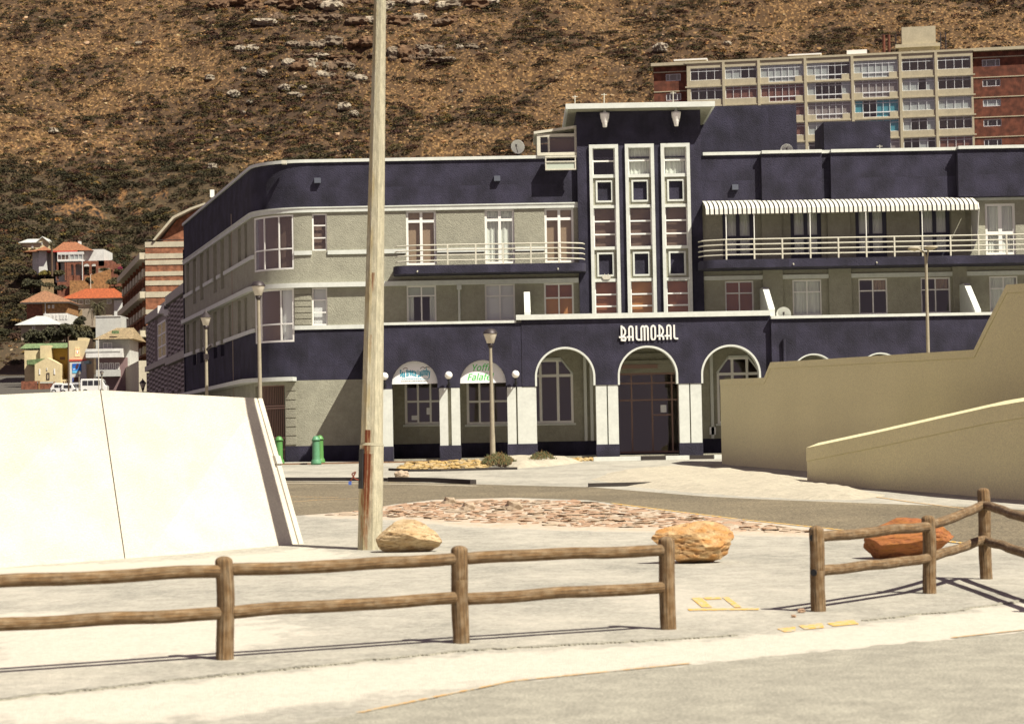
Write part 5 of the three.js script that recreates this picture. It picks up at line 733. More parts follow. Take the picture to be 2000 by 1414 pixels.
// ---------- street at the foot of the mountain ----------
const at2 = (px, py, d) => P(px, py, d);
const DIRX = -Math.sin(14.5 * Math.PI / 180), DIRZ = -Math.cos(14.5 * Math.PI / 180);
const streetLine = (px0, d0) => { const o = P(px0, 700, d0); return { o, pf: s => ({ x: DIRX * -s, z: DIRZ * -s, nx: DIRZ, nz: -DIRX }), s: px => { let a = 0, b = 300; for (let i = 0; i < 50; i++) { const m = (a + b) / 2; toPx(V(o.x + DIRX * m, 12, o.z + DIRZ * m))[0] > px ? a = m : b = m; } return (a + b) / 2; }, y: (px, py) => 0 }; };
mat('stripeWhite', .66, .60, .45, { map: rep(stuccoMap, .2), roughness: .9 }); mat('stripeBrick', .40, .165, .085, { map: rep(stainMap, .12), roughness: .95 }); mat('hotelBrick', .85, .62, .52, { map: rep(brickMap, .9), roughness: .95 });
{ // striped apartment block
  const L = streetLine(285, 300), gy = gh(300) - 1, t = thing('striped_apartment_block', 'brick apartment block with white stripes and a long balcony side', 'building', [L.o.x, gy, L.o.z]), yy = (px, py, d = 300) => P(px, py, d).y - gy, xx = (px, d = 300) => P(px, 560, d).x - L.o.x, top = yy(320, 472), len = 44, xr = xx(400);
  const rc = 1.7, foot = [[rc, .3], [xr, .3], [xr + DIRX * len, -DIRZ * len], [DIRX * len + rc, -DIRZ * len]];
  mesh('wall', extr(foot, top - .4).rotateX(-Math.PI / 2), M.stripeBrick, t); mesh('end_wall', B(0, xr, 0, top - .4, -.3, 0), M.stripeBrick, t);
  for (const [a, b] of [[472, 482.5], [495, 505], [508, 517], [530, 538.5], [548, 557], [569.5, 580.5], [604, 613], [640, 650]]) mesh('white_stripe', B(-.02, xr, yy(320, b), yy(320, a), -.3, .08), M.stripeWhite, t);
  // balconies along the street
  const W = (s0, s1, y0, y1, o0, o1, h = []) => wall(L.pf, -s1, -s0, y0, y1, h, o0, o1), st = 2.72, floors = Math.floor((top - 3) / st);
  for (let k = 0; k < floors; k++) { const y = top - 2.1 - k * st, big = k % 2 === 0; wmesh(big ? 'main_slab' : 'balcony_slab', W(.02, len, y - (big ? .3 : .1), y + (big ? .6 : .1), -rc, big ? .8 : .02), big ? M.stripeWhite : M.stripeBrick, t); if (y < 4.5) break; for (let i = 0; i < 8; i++) { const s = .9 + i * 5.4; wmesh('balcony_front', W(s, s + 2.6, y - st + .12, y - st + 1.15, -.1, .26), M.stripeWhite, t); } }
  for (let i = 0; i <= 8; i++) wmesh('fin', W(i * 5.4 + .31, i * 5.4 + .6, 1, top - 2.4, -rc, -.02), M.stripeBrick, t);
  // lean-to penthouse on the roof
  mesh('penthouse_wall', extr([[1.4, top - .5], [xx(400), top - .5], [xx(400), yy(395, 404)], [xx(372), yy(372, 412)], [xx(343), yy(343, 429)]], 14).translate(0, 0, -15), M.stripeBrick, t);
  mesh('penthouse_roof', extr([[xx(303), yy(303, 470)], [xx(341), yy(341, 427)], [xx(375), yy(375, 410)], [xx(402), yy(402, 400)], [xx(402), yy(402, 396)], [xx(374), yy(374, 406)], [xx(338.5), yy(338.5, 423)], [xx(299), yy(299, 469)]], 16).translate(0, 0, -15.6), M.stripeWhite, t);
  mesh('roof_rail', [bar(V(.2, top + .25, -.2), V(xr, top + .25, -.2), .06)], M.darkMetal, t);
  mesh('podium', [W(-30, len + 8, 0, yy(285, 722), .06, 3.5)], M.stripeWhite, t); 
}
{ // annex with pierced screens next to the hotel
  const L = streetLine(366, 118), gy = gh(118), t = thing('screen_block_annex', 'grey annex with pierced block screens and pale fascias beside the hotel', 'building', [L.o.x, gy, L.o.z]), W = (s0, s1, y0, y1, o0, o1, h = []) => wall(L.pf, -s1, -s0, y0, y1, h, o0, o1), hy = (px, py) => { const s = L.s(px), d = -(L.o.z + DIRZ * s); return P(px, py, d).y - gy; };
  mat('annexGrey', .44, .38, .38, { map: rep(stuccoMap, .5) }); mat('annexPale', .56, .53, .48, { map: rep(stuccoMap, .4) });
  const sA = L.s(331), sB = L.s(306), sC = L.s(289), y1 = hy(362, 580), y2 = hy(300, 640), yl1 = hy(345, 697), yl0 = hy(345, 708);
  mesh('wall', [W(-2, sA, -1, hy(345, 572), -6, 0), W(sA, sC, -1, hy(298, 614), -6, 0)], M.annexGrey, t);
  wmesh('fascia', W(-2, sA + .1, hy(345, 586), hy(345, 569), .01, .3), M.annexPale, t); wmesh('fascia', W(sA + .1, sC, hy(298, 627), hy(298, 611), .01, .25), M.annexPale, t); wmesh('fascia', W(-2, sA, yl0, yl1 + .1, .01, .35), M.annexPale, t); wmesh('fascia', W(sA, sC, hy(297, 723), hy(297, 713), .01, .3), M.annexPale, t);
  const scr = (s0, s1, y0, y1, nc, nr) => { const g = [], cw = (s1 - s0) / nc, ch = (y1 - y0) / nr; for (let i = 0; i <= nc; i++) g.push(W(s0 + i * cw - .06, s0 + i * cw + .06, y0, y1, .04, .2)); for (let i = 0; i < nc; i++) for (let j = 0; j < nr; j++) g.push(W(s0 + i * cw + .06, s0 + (i + 1) * cw - .06, y0 + (j + (i % 2) * .5) * ch, y0 + (j + (i % 2) * .5) * ch + ch * .45, .05, .17)); const o = mesh('block_screen', g, M.annexGrey, t); o.userData.kind = 'stuff'; };
  scr(.2, sA - .1, yl1 + .2, hy(345, 588), 5, 11); scr(sB, sC - .2, hy(297, 712), hy(298, 630), 4, 9); scr(.2, sA - .1, hy(345, 765), yl0 - .1, 5, 6); scr(sA + .5, sC - .2, hy(310, 765), hy(297, 725), 7, 5);
  const w0 = L.s(325), w1 = L.s(309); win(t, L.pf, -w1, -w0, hy(317, 700), hy(317, 628), { v: [.5], h: [.33, .66], off: .06, f: .12, cur: mat('yellowCurtain', .62, .55, .16), name: 'tall_window' });
  const p0 = P(307, 607, 127), p1 = P(330, 607, 127); mesh('roof_box', B(p0.x - L.o.x + .35, p1.x - L.o.x, P(318, 617, 127).y - gy, P(318, 604, 127).y - gy, 127 * -1 - L.o.z - 2, -127 - L.o.z), M.whitePaint, t); mesh('roof_box', B(p0.x - L.o.x, p0.x - L.o.x + .38, P(310, 612, 127).y - gy, P(310, 597, 127).y - gy, -129 - L.o.z, -127.01 - L.o.z), M.whitePaint, t);
}
// ---------- houses on the lower slope ----------
const HM = { wall: mat('houseWhite', .84, .84, .80, { map: rep(stuccoMap, .2) }), cream: mat('houseCream', .84, .70, .42, { map: rep(stuccoMap, .2) }), gold: mat('houseGold', .58, .37, .08, { map: rep(stuccoMap, .2) }), tan: mat('houseTan', .44, .37, .28, { map: rep(stuccoMap, .2) }), roofO: mat('roofOrange', .50, .125, .035, { map: rep(tileMap, .25) }), roofT: mat('roofTerracotta', .42, .18, .085, { map: rep(tileMap, .25) }), roofB: mat('roofBrown', .40, .21, .11, { map: rep(tileMap, .25) }), roofG: mat('roofGreen', .22, .34, .16, { map: rep(tileMap, .2) }), pale: mat('roofPale', .64, .65, .61, { map: rep(stuccoMap, .2) }), brick: mat('houseBrick', .30, .11, .06, { map: rep(stainMap, .2) }), brickO: mat('houseBrickOrange', .46, .24, .09, { map: rep(stainMap, .2) }), stone: mat('stoneWall', .46, .33, .17, { map: rep(stainMap, .3) }) };
function house(name, label, px, py, d, dep) { const b = P(px, py, d); b.y = Math.min(b.y, P(px, py, d).y); const t = thing(name, label, 'house', [b.x, b.y, b.z]); return { t, b, x: q => P(q, py, d).x - b.x, y: q => P(px, q, d).y - b.y, box: (n, x0, x1, y0, y1, z0, z1, m) => mesh(n, B(P(x0, py, d).x - b.x, P(x1, py, d).x - b.x, P(px, y1, d).y - b.y, P(px, y0, d).y - b.y, z0, z1), m, t), win: (x0, x1, y0, y1, z, n = 2, cur, m) => { const X0 = P(x0, py, d).x - b.x, X1 = P(x1, py, d).x - b.x, Y0 = P(px, y1, d).y - b.y, Y1 = P(px, y0, d).y - b.y; return win(t, s => ({ x: s, z, nx: 0, nz: 1 }), X0, X1, Y0, Y1, { v: Array.from({ length: n - 1 }, (_, i) => (i + 1) / n), off: .02, f: .1, cur: cur || M.curtainAndRoomShade, fm: m || M.whitePaint }); }, hip: (n, x0, x1, ye, yr, r0, r1, z0, z1, m) => { const X0 = P(x0, py, d).x - b.x, X1 = P(x1, py, d).x - b.x, R0 = P(r0, py, d).x - b.x, R1 = P(r1, py, d).x - b.x, E = P(px, ye, d).y - b.y, R = P(px, yr, d).y - b.y, zm = (z0 + z1) / 2; const A = V(X0, E, z1), Bv = V(X1, E, z1), Cv = V(X1, E, z0), D = V(X0, E, z0), p = V(R0, R, zm), q = V(R1, R, zm), tri = [A, Bv, q, A, q, p, Bv, Cv, q, Cv, D, p, Cv, p, q, D, A, p, A, D, Cv, A, Cv, Bv], pos = []; tri.forEach(v => pos.push(v.x, v.y, v.z)); const g = new THREE.BufferGeometry(); g.setAttribute('position', new THREE.Float32BufferAttribute(pos, 3)); g.computeVertexNormals(); return mesh(n, clean(g), m, t); } }; }  // default window sheet stands in for the unlit room behind
{ const h = house('villa', 'white villa with terracotta hip roof above a red brick arcade', 130, 549, 425);
  h.box('wall', 101, 152, 488, 549, -9, -3, HM.wall); h.box('wall', 152, 201, 487, 520, -10, -1, HM.wall); h.box('wall', 56, 112, 489, 532, -9, -3, HM.wall);
  h.box('turret', 74, 89, 489, 532, -3, -.5, HM.wall); h.hip('turret_roof', 70, 100, 489, 479, 82, 84, -4, 1, HM.roofT); h.hip('roof', 40, 112, 489, 481, 60, 100, -10, -1, HM.roofT); h.hip('roof', 100, 181, 489.5, 467.5, 112, 137, -11, 0, HM.roofT); h.box('red_gutter', 91, 150, 489.6, 492, -2, .2, mat('redGutter', .5, .06, .04));
  h.box('chimney', 139, 143, 465, 474, -8, -6.5, HM.wall); h.box('sun_porch', 112, 163, 492.5, 497, -3, .4, HM.wall); h.box('sun_porch', 112, 163, 508, 511, -3, .4, HM.wall); h.win(112, 135, 497, 508, .3, 3, M.curtainAndRoomShade); h.win(136, 162, 497, 508, .3, 3, M.lace); h.win(163, 196, 500, 510, -1.1, 6, M.lace); h.win(64, 73, 501, 511, -3, 2); h.win(78, 81, 501, 510, -.6, 1); h.win(90, 110, 502, 510, -3.1, 3);
  // brick arcade
  const s = new THREE.Shape(), X = h.x, Yv = h.y; s.moveTo(X(130), Yv(555)); for (const [a, b] of [[138, 143.5], [146.5, 158.5], [162.5, 174], [178, 187]]) { const c = (X(a) + X(b)) / 2, r = (X(b) - X(a)) / 2; s.lineTo(X(a), Yv(555)); s.lineTo(X(a), Yv(518) - r * .4); s.absellipse(c, Yv(518) - r * .4, r, r * .75, Math.PI, 0, true); s.lineTo(X(b), Yv(555)); } s.lineTo(X(191), Yv(555)); s.lineTo(X(191), Yv(510.5)); s.lineTo(X(130), Yv(510.5));
  mesh('brick_arcade', new THREE.ExtrudeGeometry(s, { depth: .5, bevelEnabled: false }).translate(0, 0, -.2), HM.brick, h.t); h.box('arcade_base', 137, 191, 538, 556, -3, .1, HM.brick); h.box('side_pier', 110, 113, 511, 548, -.2, .3, HM.brick); h.box('side_pier', 126, 129, 511, 548, -.2, .3, HM.brick); h.box('downpipe', 160.4, 161.6, 511, 552, .3, .5, HM.wall); h.box('annex', 187, 215, 509, 527, -6, -1, HM.brick); h.box('wall', 186, 212, 525, 538, -1.2, -.4, HM.tan); }
{ const h = house('cottage', 'cream gabled cottage with pale roof behind the white villa', 75, 490, 445); h.box('wall', 40, 95, 474, 492, -7, 0, HM.cream); mesh('gable', extr([[h.x(71), h.y(474)], [h.x(94), h.y(474)], [h.x(82), h.y(464)]], .4).translate(0, 0, -.3), HM.cream, h.t); mesh('roof', extr([[h.x(70), h.y(475)], [h.x(82.5), h.y(463.5)], [h.x(97), h.y(476)], [h.x(97), h.y(474.5)], [h.x(82.5), h.y(462)], [h.x(69), h.y(474)]], 8).translate(0, 0, -7.5), HM.pale, h.t); h.hip('roof', 35, 82, 474, 463, 45, 75, -8, .5, HM.pale); h.win(79, 82, 473, 478, .05, 1); h.win(61, 64, 478, 484, .05, 1); }
{ const h = house('orange_roof_house', 'long house with bright orange tiled hip roof and white end block', 180, 618, 405); h.box('wall', 134, 224, 583, 640, -9, 0, HM.tan); h.box('end_block', 222.5, 238, 587, 640, -8, .3, HM.wall); h.hip('roof', 119, 243, 583.5, 560, 157, 214, -10.5, 1.5, HM.roofO); h.box('fascia', 121, 242, 583.3, 585, -10, 1.2, HM.pale); for (const x of [140, 153, 166, 208]) h.win(x, x + 9, 585, 594, .02, 1); h.box('lower_wall', 133, 186, 604, 640, 0, 2.2, HM.tan); }
{ const h = house('brick_house', 'orange brick house with brown hip roof and white lower storey', 98, 640, 385); h.box('wall', 50, 82, 590, 646, -9, -.5, HM.brick); h.box('wall', 82, 132.5, 590, 612.5, -9, 0, HM.brickO); h.box('lower_wall', 85, 132, 612.5, 650, -9, .3, HM.wall); h.hip('roof', 40, 139, 590.5, 564, 72, 80, -10.5, 1.2, HM.roofB); h.box('fascia', 41, 138, 590.3, 592.3, -10, 1, HM.pale); for (const x of [89, 94, 103, 109, 117, 122, 128]) h.win(x, x + 3.4, 615, 624, .32, 1); h.win(93, 97, 596, 602, .02, 1); h.win(101, 105, 596, 602, .02, 1); h.box('downpipe', 87.6, 88.8, 592, 628, 0, .35, HM.wall); }
{ const h = house('pale_roof_house', 'low house with pale sheet roof below the brick house', 78, 655, 370); h.box('wall', 40, 108, 634, 664, -8, 0, HM.tan); h.hip('roof', 30, 114, 634.5, 614, 60, 78, -9.5, 1, HM.pale); h.win(62, 68, 637, 643, .02, 1); }
{ const h = house('white_gable_end', 'blank pale grey gable wall among trees above the shops', 208, 660, 296); h.box('wall', 186, 236, 618, 770, -4, 0, HM.pale); h.box('coping', 185, 236, 617, 618.5, -7, .1, HM.wall); }
{ const h = house('veranda_house', 'pale house with tan and green roof and white balcony front beside the striped block', 212, 762, 290); h.box('wall', 190, 250, 660, 765, -8, -1.2, HM.pale); h.hip('roof', 183, 262, 662.5, 637, 216, 250, -9.5, .5, mat('roofTan', .42, .34, .20, { map: rep(tileMap, .25) })); h.box('green_trim', 219, 232, 646, 652, -.3, .2, HM.roofG); h.win(198, 216, 668, 680, -1.15, 2); h.box('balcony', 168, 240, 681, 698, -1.2, .3, HM.wall); h.box('balcony_band', 166, 236, 685, 687.5, .3, .36, HM.pale); h.box('lower_wall', 190, 246, 698, 765, -7, -1.1, mat('plumWall', .20, .13, .13)); for (let i = 0; i < 4; i++) h.win(188 + i * 11, 197 + i * 11, 708, 721, -1.08, 2); h.box('ledge', 186, 232, 722, 735, -1.1, -.2, HM.pale); }
{ const h = house('yellow_shop_building', 'cream and gold shop building with green roof and stepped tower', 110, 764, 340);
  h.box('wall', 40, 92, 682, 765, -8, -2.5, HM.cream); h.box('wall', 73, 93, 673, 765, -6, -1.8, HM.cream); h.box('wall', 92, 134, 677, 765, -8, -4, HM.gold); h.hip('roof', 30, 136, 678, 666.5, 34, 132, -9, -2.6, HM.roofG); h.box('tower', 129.5, 166, 665, 765, -7, -1, HM.cream); h.box('tower_top', 149, 165, 659.5, 665, -6.5, -1.1, HM.cream); h.box('window_slit', 106, 116, 695, 700.5, -4, -3.95, M.doorAndOpeningShade);  // slit is a dark sheet painting the shade of an opening
  mesh('gable', extr([[h.x(67), h.y(765)], [h.x(116), h.y(765)], [h.x(116), h.y(711)], [h.x(91), h.y(698)], [h.x(67), h.y(711)]], 3).translate(0, 0, -3), HM.cream, h.t); mesh('gable_roof', extr([[h.x(50), h.y(711)], [h.x(68), h.y(711)], [h.x(88), h.y(699)], [h.x(50), h.y(702)]], 3).translate(0, 0, -3.4), HM.roofG, h.t);
  for (const x of [75.5, 104.5]) h.win(x, x + 2.6, 720, 731, .02, 1, M.curtainTan); h.win(90, 92, 718, 723, .02, 1); h.win(90, 96, 728, 741, .02, 1, M.lace, M.darkMetal); h.box('shop_front', 134, 166.5, 705, 765, -1, -.6, HM.wall); h.box('red_fascia', 133, 166.5, 702.5, 705.5, -1, -.5, mat('redFascia', .55, .07, .04)); h.box('doorway', 140, 153, 737, 751, -.6, -.57, M.doorAndOpeningShade); h.box('blue_post', 139.5, 141, 737, 751, -.57, -.5, mat('bluePost', .08, .15, .5)); h.box('awning', 166, 176, 706, 712, -1, 1, mat('paleTeal', .35, .5, .5)); h.box('parapet', 116, 134, 741, 765, -3, -1.2, HM.cream);
  for (const [x, w] of [[119, 2], [123, 2], [127, 2]]) h.box('slot', x, x + w, 744, 750, -1.2, -1.17, M.doorAndOpeningShade);  // dark sheets paint the shade within the slots
  // wall poster and painted emblem: flat print
  const cv = document.createElement('canvas'); cv.width = 128; cv.height = 140; const c = cv.getContext('2d'); c.fillStyle = '#2a7fd0'; c.fillRect(0, 0, 128, 140); c.fillStyle = '#1e5fb5'; c.fillRect(0, 0, 128, 50); c.fillStyle = '#6fc4e8'; c.fillRect(0, 108, 128, 32); c.fillStyle = '#4a2a3a'; c.beginPath(); c.moveTo(78, 0); c.quadraticCurveTo(15, 55, 65, 92); c.quadraticCurveTo(100, 50, 90, 0); c.fill(); c.fillStyle = '#e8eef4'; c.fillRect(12, 78, 26, 12);
  const pm = new THREE.MeshPhysicalMaterial({ map: new THREE.CanvasTexture(cv), roughness: .7 }); pm.map.colorSpace = THREE.SRGBColorSpace; const pp = P(147.5, 719, 340), po = new THREE.Mesh(new THREE.BoxGeometry(1.42, 1.5, .04), pm); po.name = 'wall_poster'; po.position.set(pp.x, pp.y, pp.z - .55); po.castShadow = true; scene.add(po); tag(po, 'blue poster with a dark shape on the white shop front', 'poster');
  const cv2 = document.createElement('canvas'); cv2.width = 64; cv2.height = 128; const e = cv2.getContext('2d'); e.fillStyle = '#f0dda8'; e.fillRect(0, 0, 64, 128); e.strokeStyle = '#d8755f'; e.lineWidth = 5; e.beginPath(); e.moveTo(6, 8); e.lineTo(10, 30); e.lineTo(56, 30); e.lineTo(60, 8); e.moveTo(32, 10); e.lineTo(32, 40); e.stroke(); e.fillStyle = '#f6f6f4'; e.fillRect(24, 40, 18, 44); e.fillStyle = '#cc6a58'; e.fillRect(14, 60, 8, 26); e.fillRect(44, 60, 8, 26); e.fillRect(24, 84, 16, 8);
  const em = new THREE.MeshPhysicalMaterial({ map: new THREE.CanvasTexture(cv2), roughness: .8 }); em.map.colorSpace = THREE.SRGBColorSpace; const eo = new THREE.Mesh(new THREE.BoxGeometry(.8, 1.5, .03), em); const ep = P(147.5, 687, 340); eo.name = 'painted_emblem'; eo.position.set(ep.x, ep.y, ep.z - .97); scene.add(eo); tag(eo, 'small red and white emblem on the cream shop tower', 'emblem'); }
{ const p = P(80, 764, 325), t = thing('garden_wall', 'dark red brick wall with pale coping in front of the yellow shop', 'wall', p.toArray()); for (const [a, b, c, e, m, n] of [[40, 76, 744, 770, HM.brick, 'wall_panel'], [76, 104, 749, 770, HM.brick, 'wall_panel'], [74, 77, 744, 770, HM.brickO, 'pier'], [104, 107, 746, 770, HM.brickO, 'pier'], [72, 108, 746, 748.5, HM.pale, 'coping']]) mesh(n, B(P(a, 764, 325).x - p.x, P(b, 764, 325).x - p.x, P(80, e, 325).y - p.y, P(80, c, 325).y - p.y, -.3 + (n === 'pier' ? .1 : 0), n === 'pier' ? .12 : n === 'coping' ? .06 : 0), m, t); }
// terraces and garden walls between the houses
for (const [a, b, yt, yb, d, m, l] of [[80, 104, 545, 560, 418, 'stone', 'tan stone terrace wall under the white turret'], [112, 136, 551, 566, 416, 'brick', 'brick gateway wall below the villa arcade'], [136, 165, 548, 572, 415, 'brickO', 'brick stair wall at the corner of the villa arcade'], [165, 216, 533, 560, 417, 'brickO', 'long brick garden wall climbing beside the villa'], [214, 236, 516, 545, 428, 'brick', 'brick boundary wall beside the red flowering bush'], [134, 160, 605, 632, 396, 'stone', 'tan bank wall between the brick house and the palm']]) { const p = P((a + b) / 2, yb, d), x0 = P(a, yb, d).x - p.x, x1 = P(b, yb, d).x - p.x, h = P((a + b) / 2, yt, d).y - p.y, o = mesh('terrace_wall', extr([[x0, -1.5], [x1, -1.5], [x1, h * (l.includes('long') ? 1.25 : 1)], [x0, h * (l.includes('long') ? .7 : 1)]], .5), HM[m]); o.position.copy(p); tag(o, l, 'wall'); }
// ---------- trees, palms, bushes in the village ----------
const leafMats = [[.050, .048, .017], [.078, .066, .022], [.17, .14, .02], [.22, .02, .06], [.10, .085, .03]].map((c, i) => mat('leaf' + i, c[0], c[1], c[2], { roughness: .9, transmission: .15, thickness: 0 }));
const bark = mat('bark', .10, .065, .04, { roughness: 1 });
function tree(name, label, cat, px, pyb, d, wpx, hpx, m, lobes = 5, leaf = .34) {
  const S = FPX / d, w = wpx / S, h = hpx / S, p = P(px, pyb, d), t = thing(name, label, cat, p.toArray()), g = [];
  for (let i = 0; i < lobes; i++) { const a = i / lobes * 6.28 + rr(0, 1), r = i ? rr(.15, .34) * w : 0, s = rr(.24, .36) * w, cy = h * rr(.25, .62); g.push(clump(420, leaf * .8 / s, 0, 1, 1, .35).scale(s, Math.min(s * .9, h * .45), s).translate(Math.cos(a) * r, cy, Math.sin(a) * r * .7)); }
  mesh('trunk', [cyl(.16, .09, h * .55, 7), bar(V(0, h * .3, 0), V(w * .2, h * .6, .1), .07, 6, .03), bar(V(0, h * .3, 0), V(-w * .2, h * .6, -.1), .07, 6, .03)], bark, t); mesh('crown', g, m, t); return t;
}
[[70, 680, 360, 46, 40, 0, 'dark round tree by the edge above the green roof'], [98, 678, 362, 48, 46, 0, 'broad dark tree between the pale roof and the green roof'], [125, 676, 360, 50, 52, 0, 'tall dark tree behind the cream tower'], [152, 674, 362, 46, 50, 1, 'olive tree behind the top of the cream tower'], [176, 680, 360, 40, 44, 0, 'dark tree between the cream tower and the tan roof'], [216, 648, 365, 36, 22, 0, 'small dark tree above the tan and green roof'], [62, 570, 410, 40, 30, 0, 'dark tree at the stone terrace beside the brown roof'], [86, 543, 420, 24, 18, 2, 'yellow green bush under the white turret'], [62, 540, 421, 20, 20, 1, 'olive shrub left growing beside the villa wing'], [112, 545, 421, 26, 18, 4, 'brown leafed bush before the villa side piers'], [173, 558, 412, 18, 20, 0, 'conical dark shrub above the orange roof'], [205, 534, 419, 20, 10, 1, 'flat olive hedge on the grey terrace wall'], [226, 522, 432, 20, 18, 0, 'dark bush behind the red flowering bush'], [238, 545, 424, 26, 26, 1, 'olive bush between the brick wall and the striped block'], [222, 560, 415, 26, 18, 4, 'dry bush above the orange roof end'], [120, 570, 408, 34, 14, 0, 'low dark hedge between brown and orange roofs'], [95, 565, 411, 24, 12, 1, 'olive hedge behind the brown roof ridge'], [125, 645, 372, 26, 12, 0, 'dark hedge under the white lower storey'], [155, 640, 380, 34, 24, 0, 'dark shrub under the palm']].forEach(([px, py, d, w, h, m, l]) => tree(h > 24 ? 'village_tree' : 'garden_bush', l.replace('left ', ''), h > 24 ? 'tree' : 'bush', px, py, d, w, h, leafMats[m], h > 24 ? 7 : 4, .3));
tree('flowering_bush', 'magenta flowering bush beside the brick boundary wall', 'bush', 234, 533, 424, 15, 13, leafMats[3], 4, .25);
function palm(label, px, pyb, d, hpx, fr, n, droop, m, tr) {
  const S = FPX / d, h = hpx / S, L = fr / S, p = P(px, pyb, d), t = thing('palm_tree', label, 'palm', p.toArray()); mesh('trunk', [cyl(tr * 1.15, tr, h, 9)], bark, t);
  for (let i = 0; i < n; i++) { const a = i * 2.4, e = lerp(1.25, droop, i / n), pts = [], pos = []; for (let k = 0; k <= 8; k++) { const q = k / 8, r = L * q * Math.cos(e - q * 1.1), y = L * q * Math.sin(e - q * 1.1 * .9); pts.push(V(Math.cos(a) * r, h + y, Math.sin(a) * r)); } const side = V(-Math.sin(a), 0, Math.cos(a)); for (let k = 1; k <= 8; k++) for (const s of [-1, 1]) for (let j = 0; j < 2; j++) { const c = pts[k - 1].clone().lerp(pts[k], j * .5), w = L * .2 * Math.sin(Math.PI * Math.min(1, k / 8 + .12)), tp = c.clone().addScaledVector(side, s * w).add(V(Math.cos(a) * w * .5, -w * .6, Math.sin(a) * w * .5)), c2 = pts[k - 1].clone().lerp(pts[k], j * .5 + .3); pos.push(c.x, c.y, c.z, tp.x, tp.y, tp.z, c2.x, c2.y, c2.z); } const g = new THREE.BufferGeometry(); g.setAttribute('position', new THREE.Float32BufferAttribute(pos, 3)); g.computeVertexNormals(); mesh('frond', [clean(g), clean(bar(pts[0], pts[4], .05, 4)), clean(bar(pts[4], pts[8], .035, 4))], m, t); }
}
palm('bushy date palm in front of the orange roofed house', 190, 634, 378, 36, 30, 34, -.7, leafMats[1], .35);
palm('tall slim palm with a narrow dry crown beside the villa', 100.5, 540, 419, 66, 11, 26, -1.4, leafMats[4], .2);
// ---------- plants in the bed ----------
function iceplant(px0, px1, py, d, label, n) { const a = P(px0, py, d), b = P(px1, py, d), c = a.clone().add(b).multiplyScalar(.5), w = b.x - a.x, t = thing('ice_plant', label, 'plant', [c.x, gh(d), c.z]), gs = [[], []]; for (let i = 0; i < n; i++) { const q = rnd(), an = rnd() * 6.28, r = Math.sqrt(rnd()), x = Math.cos(an) * r * w / 2, z = Math.sin(an) * r * .9, y = (1 - r * r) * .32 + .12; const l = rr(.07, .15), e = new THREE.Euler(rr(-.7, .7), 0, rr(-.9, .9)); gs[q < .6 ? 0 : 1].push(new THREE.ConeGeometry(.018, l, 4).translate(0, l / 2, 0).applyMatrix4(new THREE.Matrix4().makeRotationFromEuler(e)).translate(x, y * rr(.5, 1), z)); } mesh('foliage', gs[0], mat('ice' + px0, .075, .085, .03), t); mesh('dry_leaves', gs[1], mat('iced' + px0, .16, .10, .035), t); const st = []; for (let i = 0; i < 14; i++) { const x = rr(-.5, .5) * w, z = rr(-.8, .8); st.push(bar(V(x * .4, .02, z * .4), V(x, .25 * (1 - Math.abs(x) / w), z), .018, 5)); } mesh('stem', st, bark, t); }
iceplant(938, 1008, 905, 77, 'spreading ice plant growing round the lamp post foot', 900); iceplant(1030, 1088, 900, 78, 'small ice plant on the sand mound before the arcade pier', 520); iceplant(958, 1000, 911, 75.6, 'dense ice plant tuft hanging over the kerb of the bed', 420);
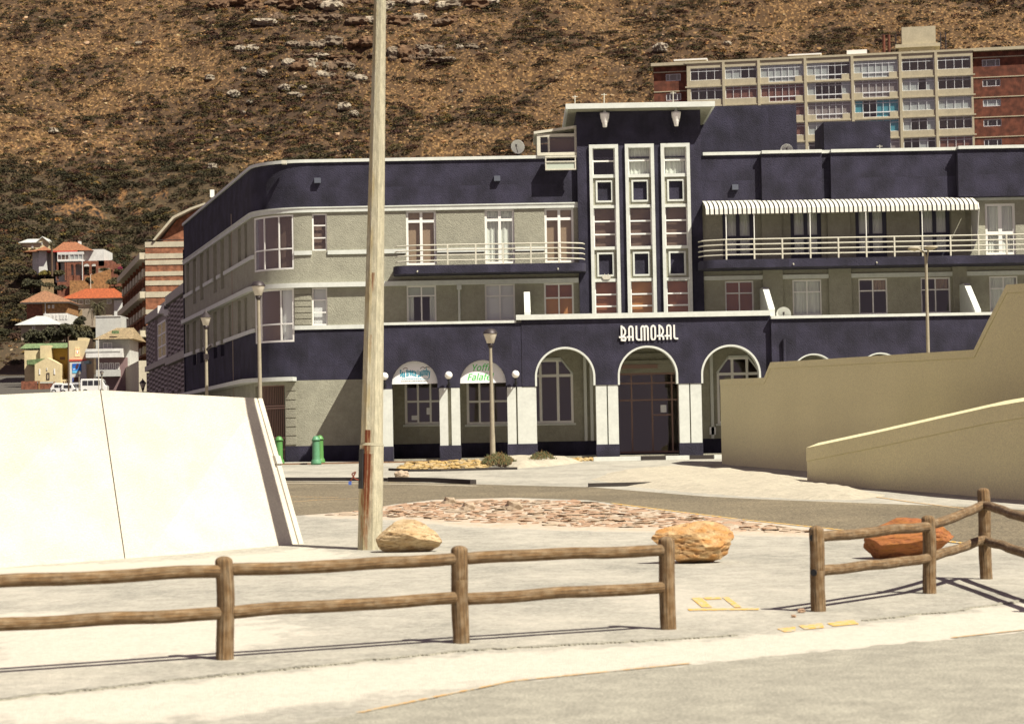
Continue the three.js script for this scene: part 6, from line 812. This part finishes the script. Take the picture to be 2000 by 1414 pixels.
// ---------- cars and far street furniture ----------
mat('carWhite', .75, .75, .72, { roughness: .3, clearcoat: .6 }); mat('carSilver', .42, .42, .42, { roughness: .3, clearcoat: .6 }); mat('carGlass', .03, .03, .035, { roughness: .1 }); mat('tyre', .02, .02, .02, { roughness: .9 });
function car(px, py, d, L, kind, m, label) {
  const p = P(px, py, d); p.y = gh(d); const t = thing(kind === 'van' ? 'parked_van' : 'parked_car', label, kind === 'van' ? 'van' : 'car', p.toArray()), hb = kind === 'van' ? 1.0 : .72, ht = kind === 'van' ? 1.95 : 1.42, prof = kind === 'van' ? [[-.5, .35], [.5, .35], [.5, 1.0], [.44, 1.12], [.33, 1.85], [.28, 1.95], [-.47, 1.95], [-.5, 1.8]] : [[-.5, .3], [.5, .3], [.5, .72], [.3, .82], [.16, 1.36], [.1, 1.42], [-.28, 1.42], [-.36, 1.3], [-.46, .85], [-.5, .8]];
  mesh('body', extr(prof.map(([x, y]) => [x * L, y]), 1.6, .05).translate(0, 0, -.8), m, t);
  const gw = kind === 'van' ? [[.02, .26], [-.22, -.02], [-.44, -.24]] : [[-.03, .14], [-.3, -.05]]; for (const [a, b] of gw) mesh('side_window', B(a * L, b * L, hb + .12, ht - .18, .84, .862), M.carGlass, t);
  mesh('windscreen', extr(kind === 'van' ? [[.45, 1.15], [.345, 1.82], [.335, 1.82], [.44, 1.15]].map(([x, y]) => [x * L + .07, y]) : [[.29, .84], [.165, 1.34], [.155, 1.34], [.28, .84]].map(([x, y]) => [x * L + .07, y]), 1.3).translate(0, 0, -.65), M.carGlass, t);
  for (const x of [-.33, .32]) for (const z of [-.75, .75]) { const w = part('wheel', t); mesh('tyre', new THREE.CylinderGeometry(.33, .33, .22, 18).rotateX(Math.PI / 2).translate(x * L, .33, z), M.tyre, w); mesh('rim', new THREE.CylinderGeometry(.19, .19, .24, 14).rotateX(Math.PI / 2).translate(x * L, .33, z), M.carSilver, w); }
  for (const z of [-.6, .6]) mesh('headlight', B(.49 * L, .507 * L + .03, .62, .76, z - .12, z + .12), M.lampGlass, t);
}
car(184, 760, 284, 3.35, 'van', M.carWhite, 'white minibus van parked before the veranda house'); car(153, 760, 288, 2.5, 'car', M.carSilver, 'silver car parked behind the white minibus van'); car(136, 761, 283, 2.3, 'car', M.carWhite, 'small white car parked in front of the white shop front'); car(118, 761, 287, 2.4, 'car', M.carWhite, 'white car parked in front of the slotted cream parapet');
for (const [px, yt, d, l, o] of [[153.5, 724, 278, 'far lamp post with round lantern before the blue poster', { k: 1 }], [198, 724, 278, 'far lamp post with round lantern beside the minibus van', { k: 1 }], [278, 743, 140, 'dark pointed lantern in front of the striped block podium', { hex: 1, k: .9 }]]) lampPost(px, 760, d, yt, l, o);
for (const [px, yt, yb, d, r, m, l] of [[133, 657, 764, 281, .11, 'bark', 'tall dark timber utility pole before the cream tower'], [192, 660, 762, 279, .06, 'lampGlass', 'thin pale flag pole before the veranda house'], [179, 608, 636, 372, .08, 'bark', 'short dark pole among trees under the palm'], [176, 536, 566, 410, .07, 'lampGlass', 'pale pole standing on the brick stair wall']]) { const p = P(px, yb, d), h = P(px, yt, d).y - p.y, o = mesh('utility_pole', [cyl(r, r * .7, h, 8), bar(V(-.1, h * .97, 0), V(.35, h * 1.02, 0), r * .5, 5)], M[m]); o.position.copy(p); tag(o, l, 'pole'); }
renderer.render(scene, camera);
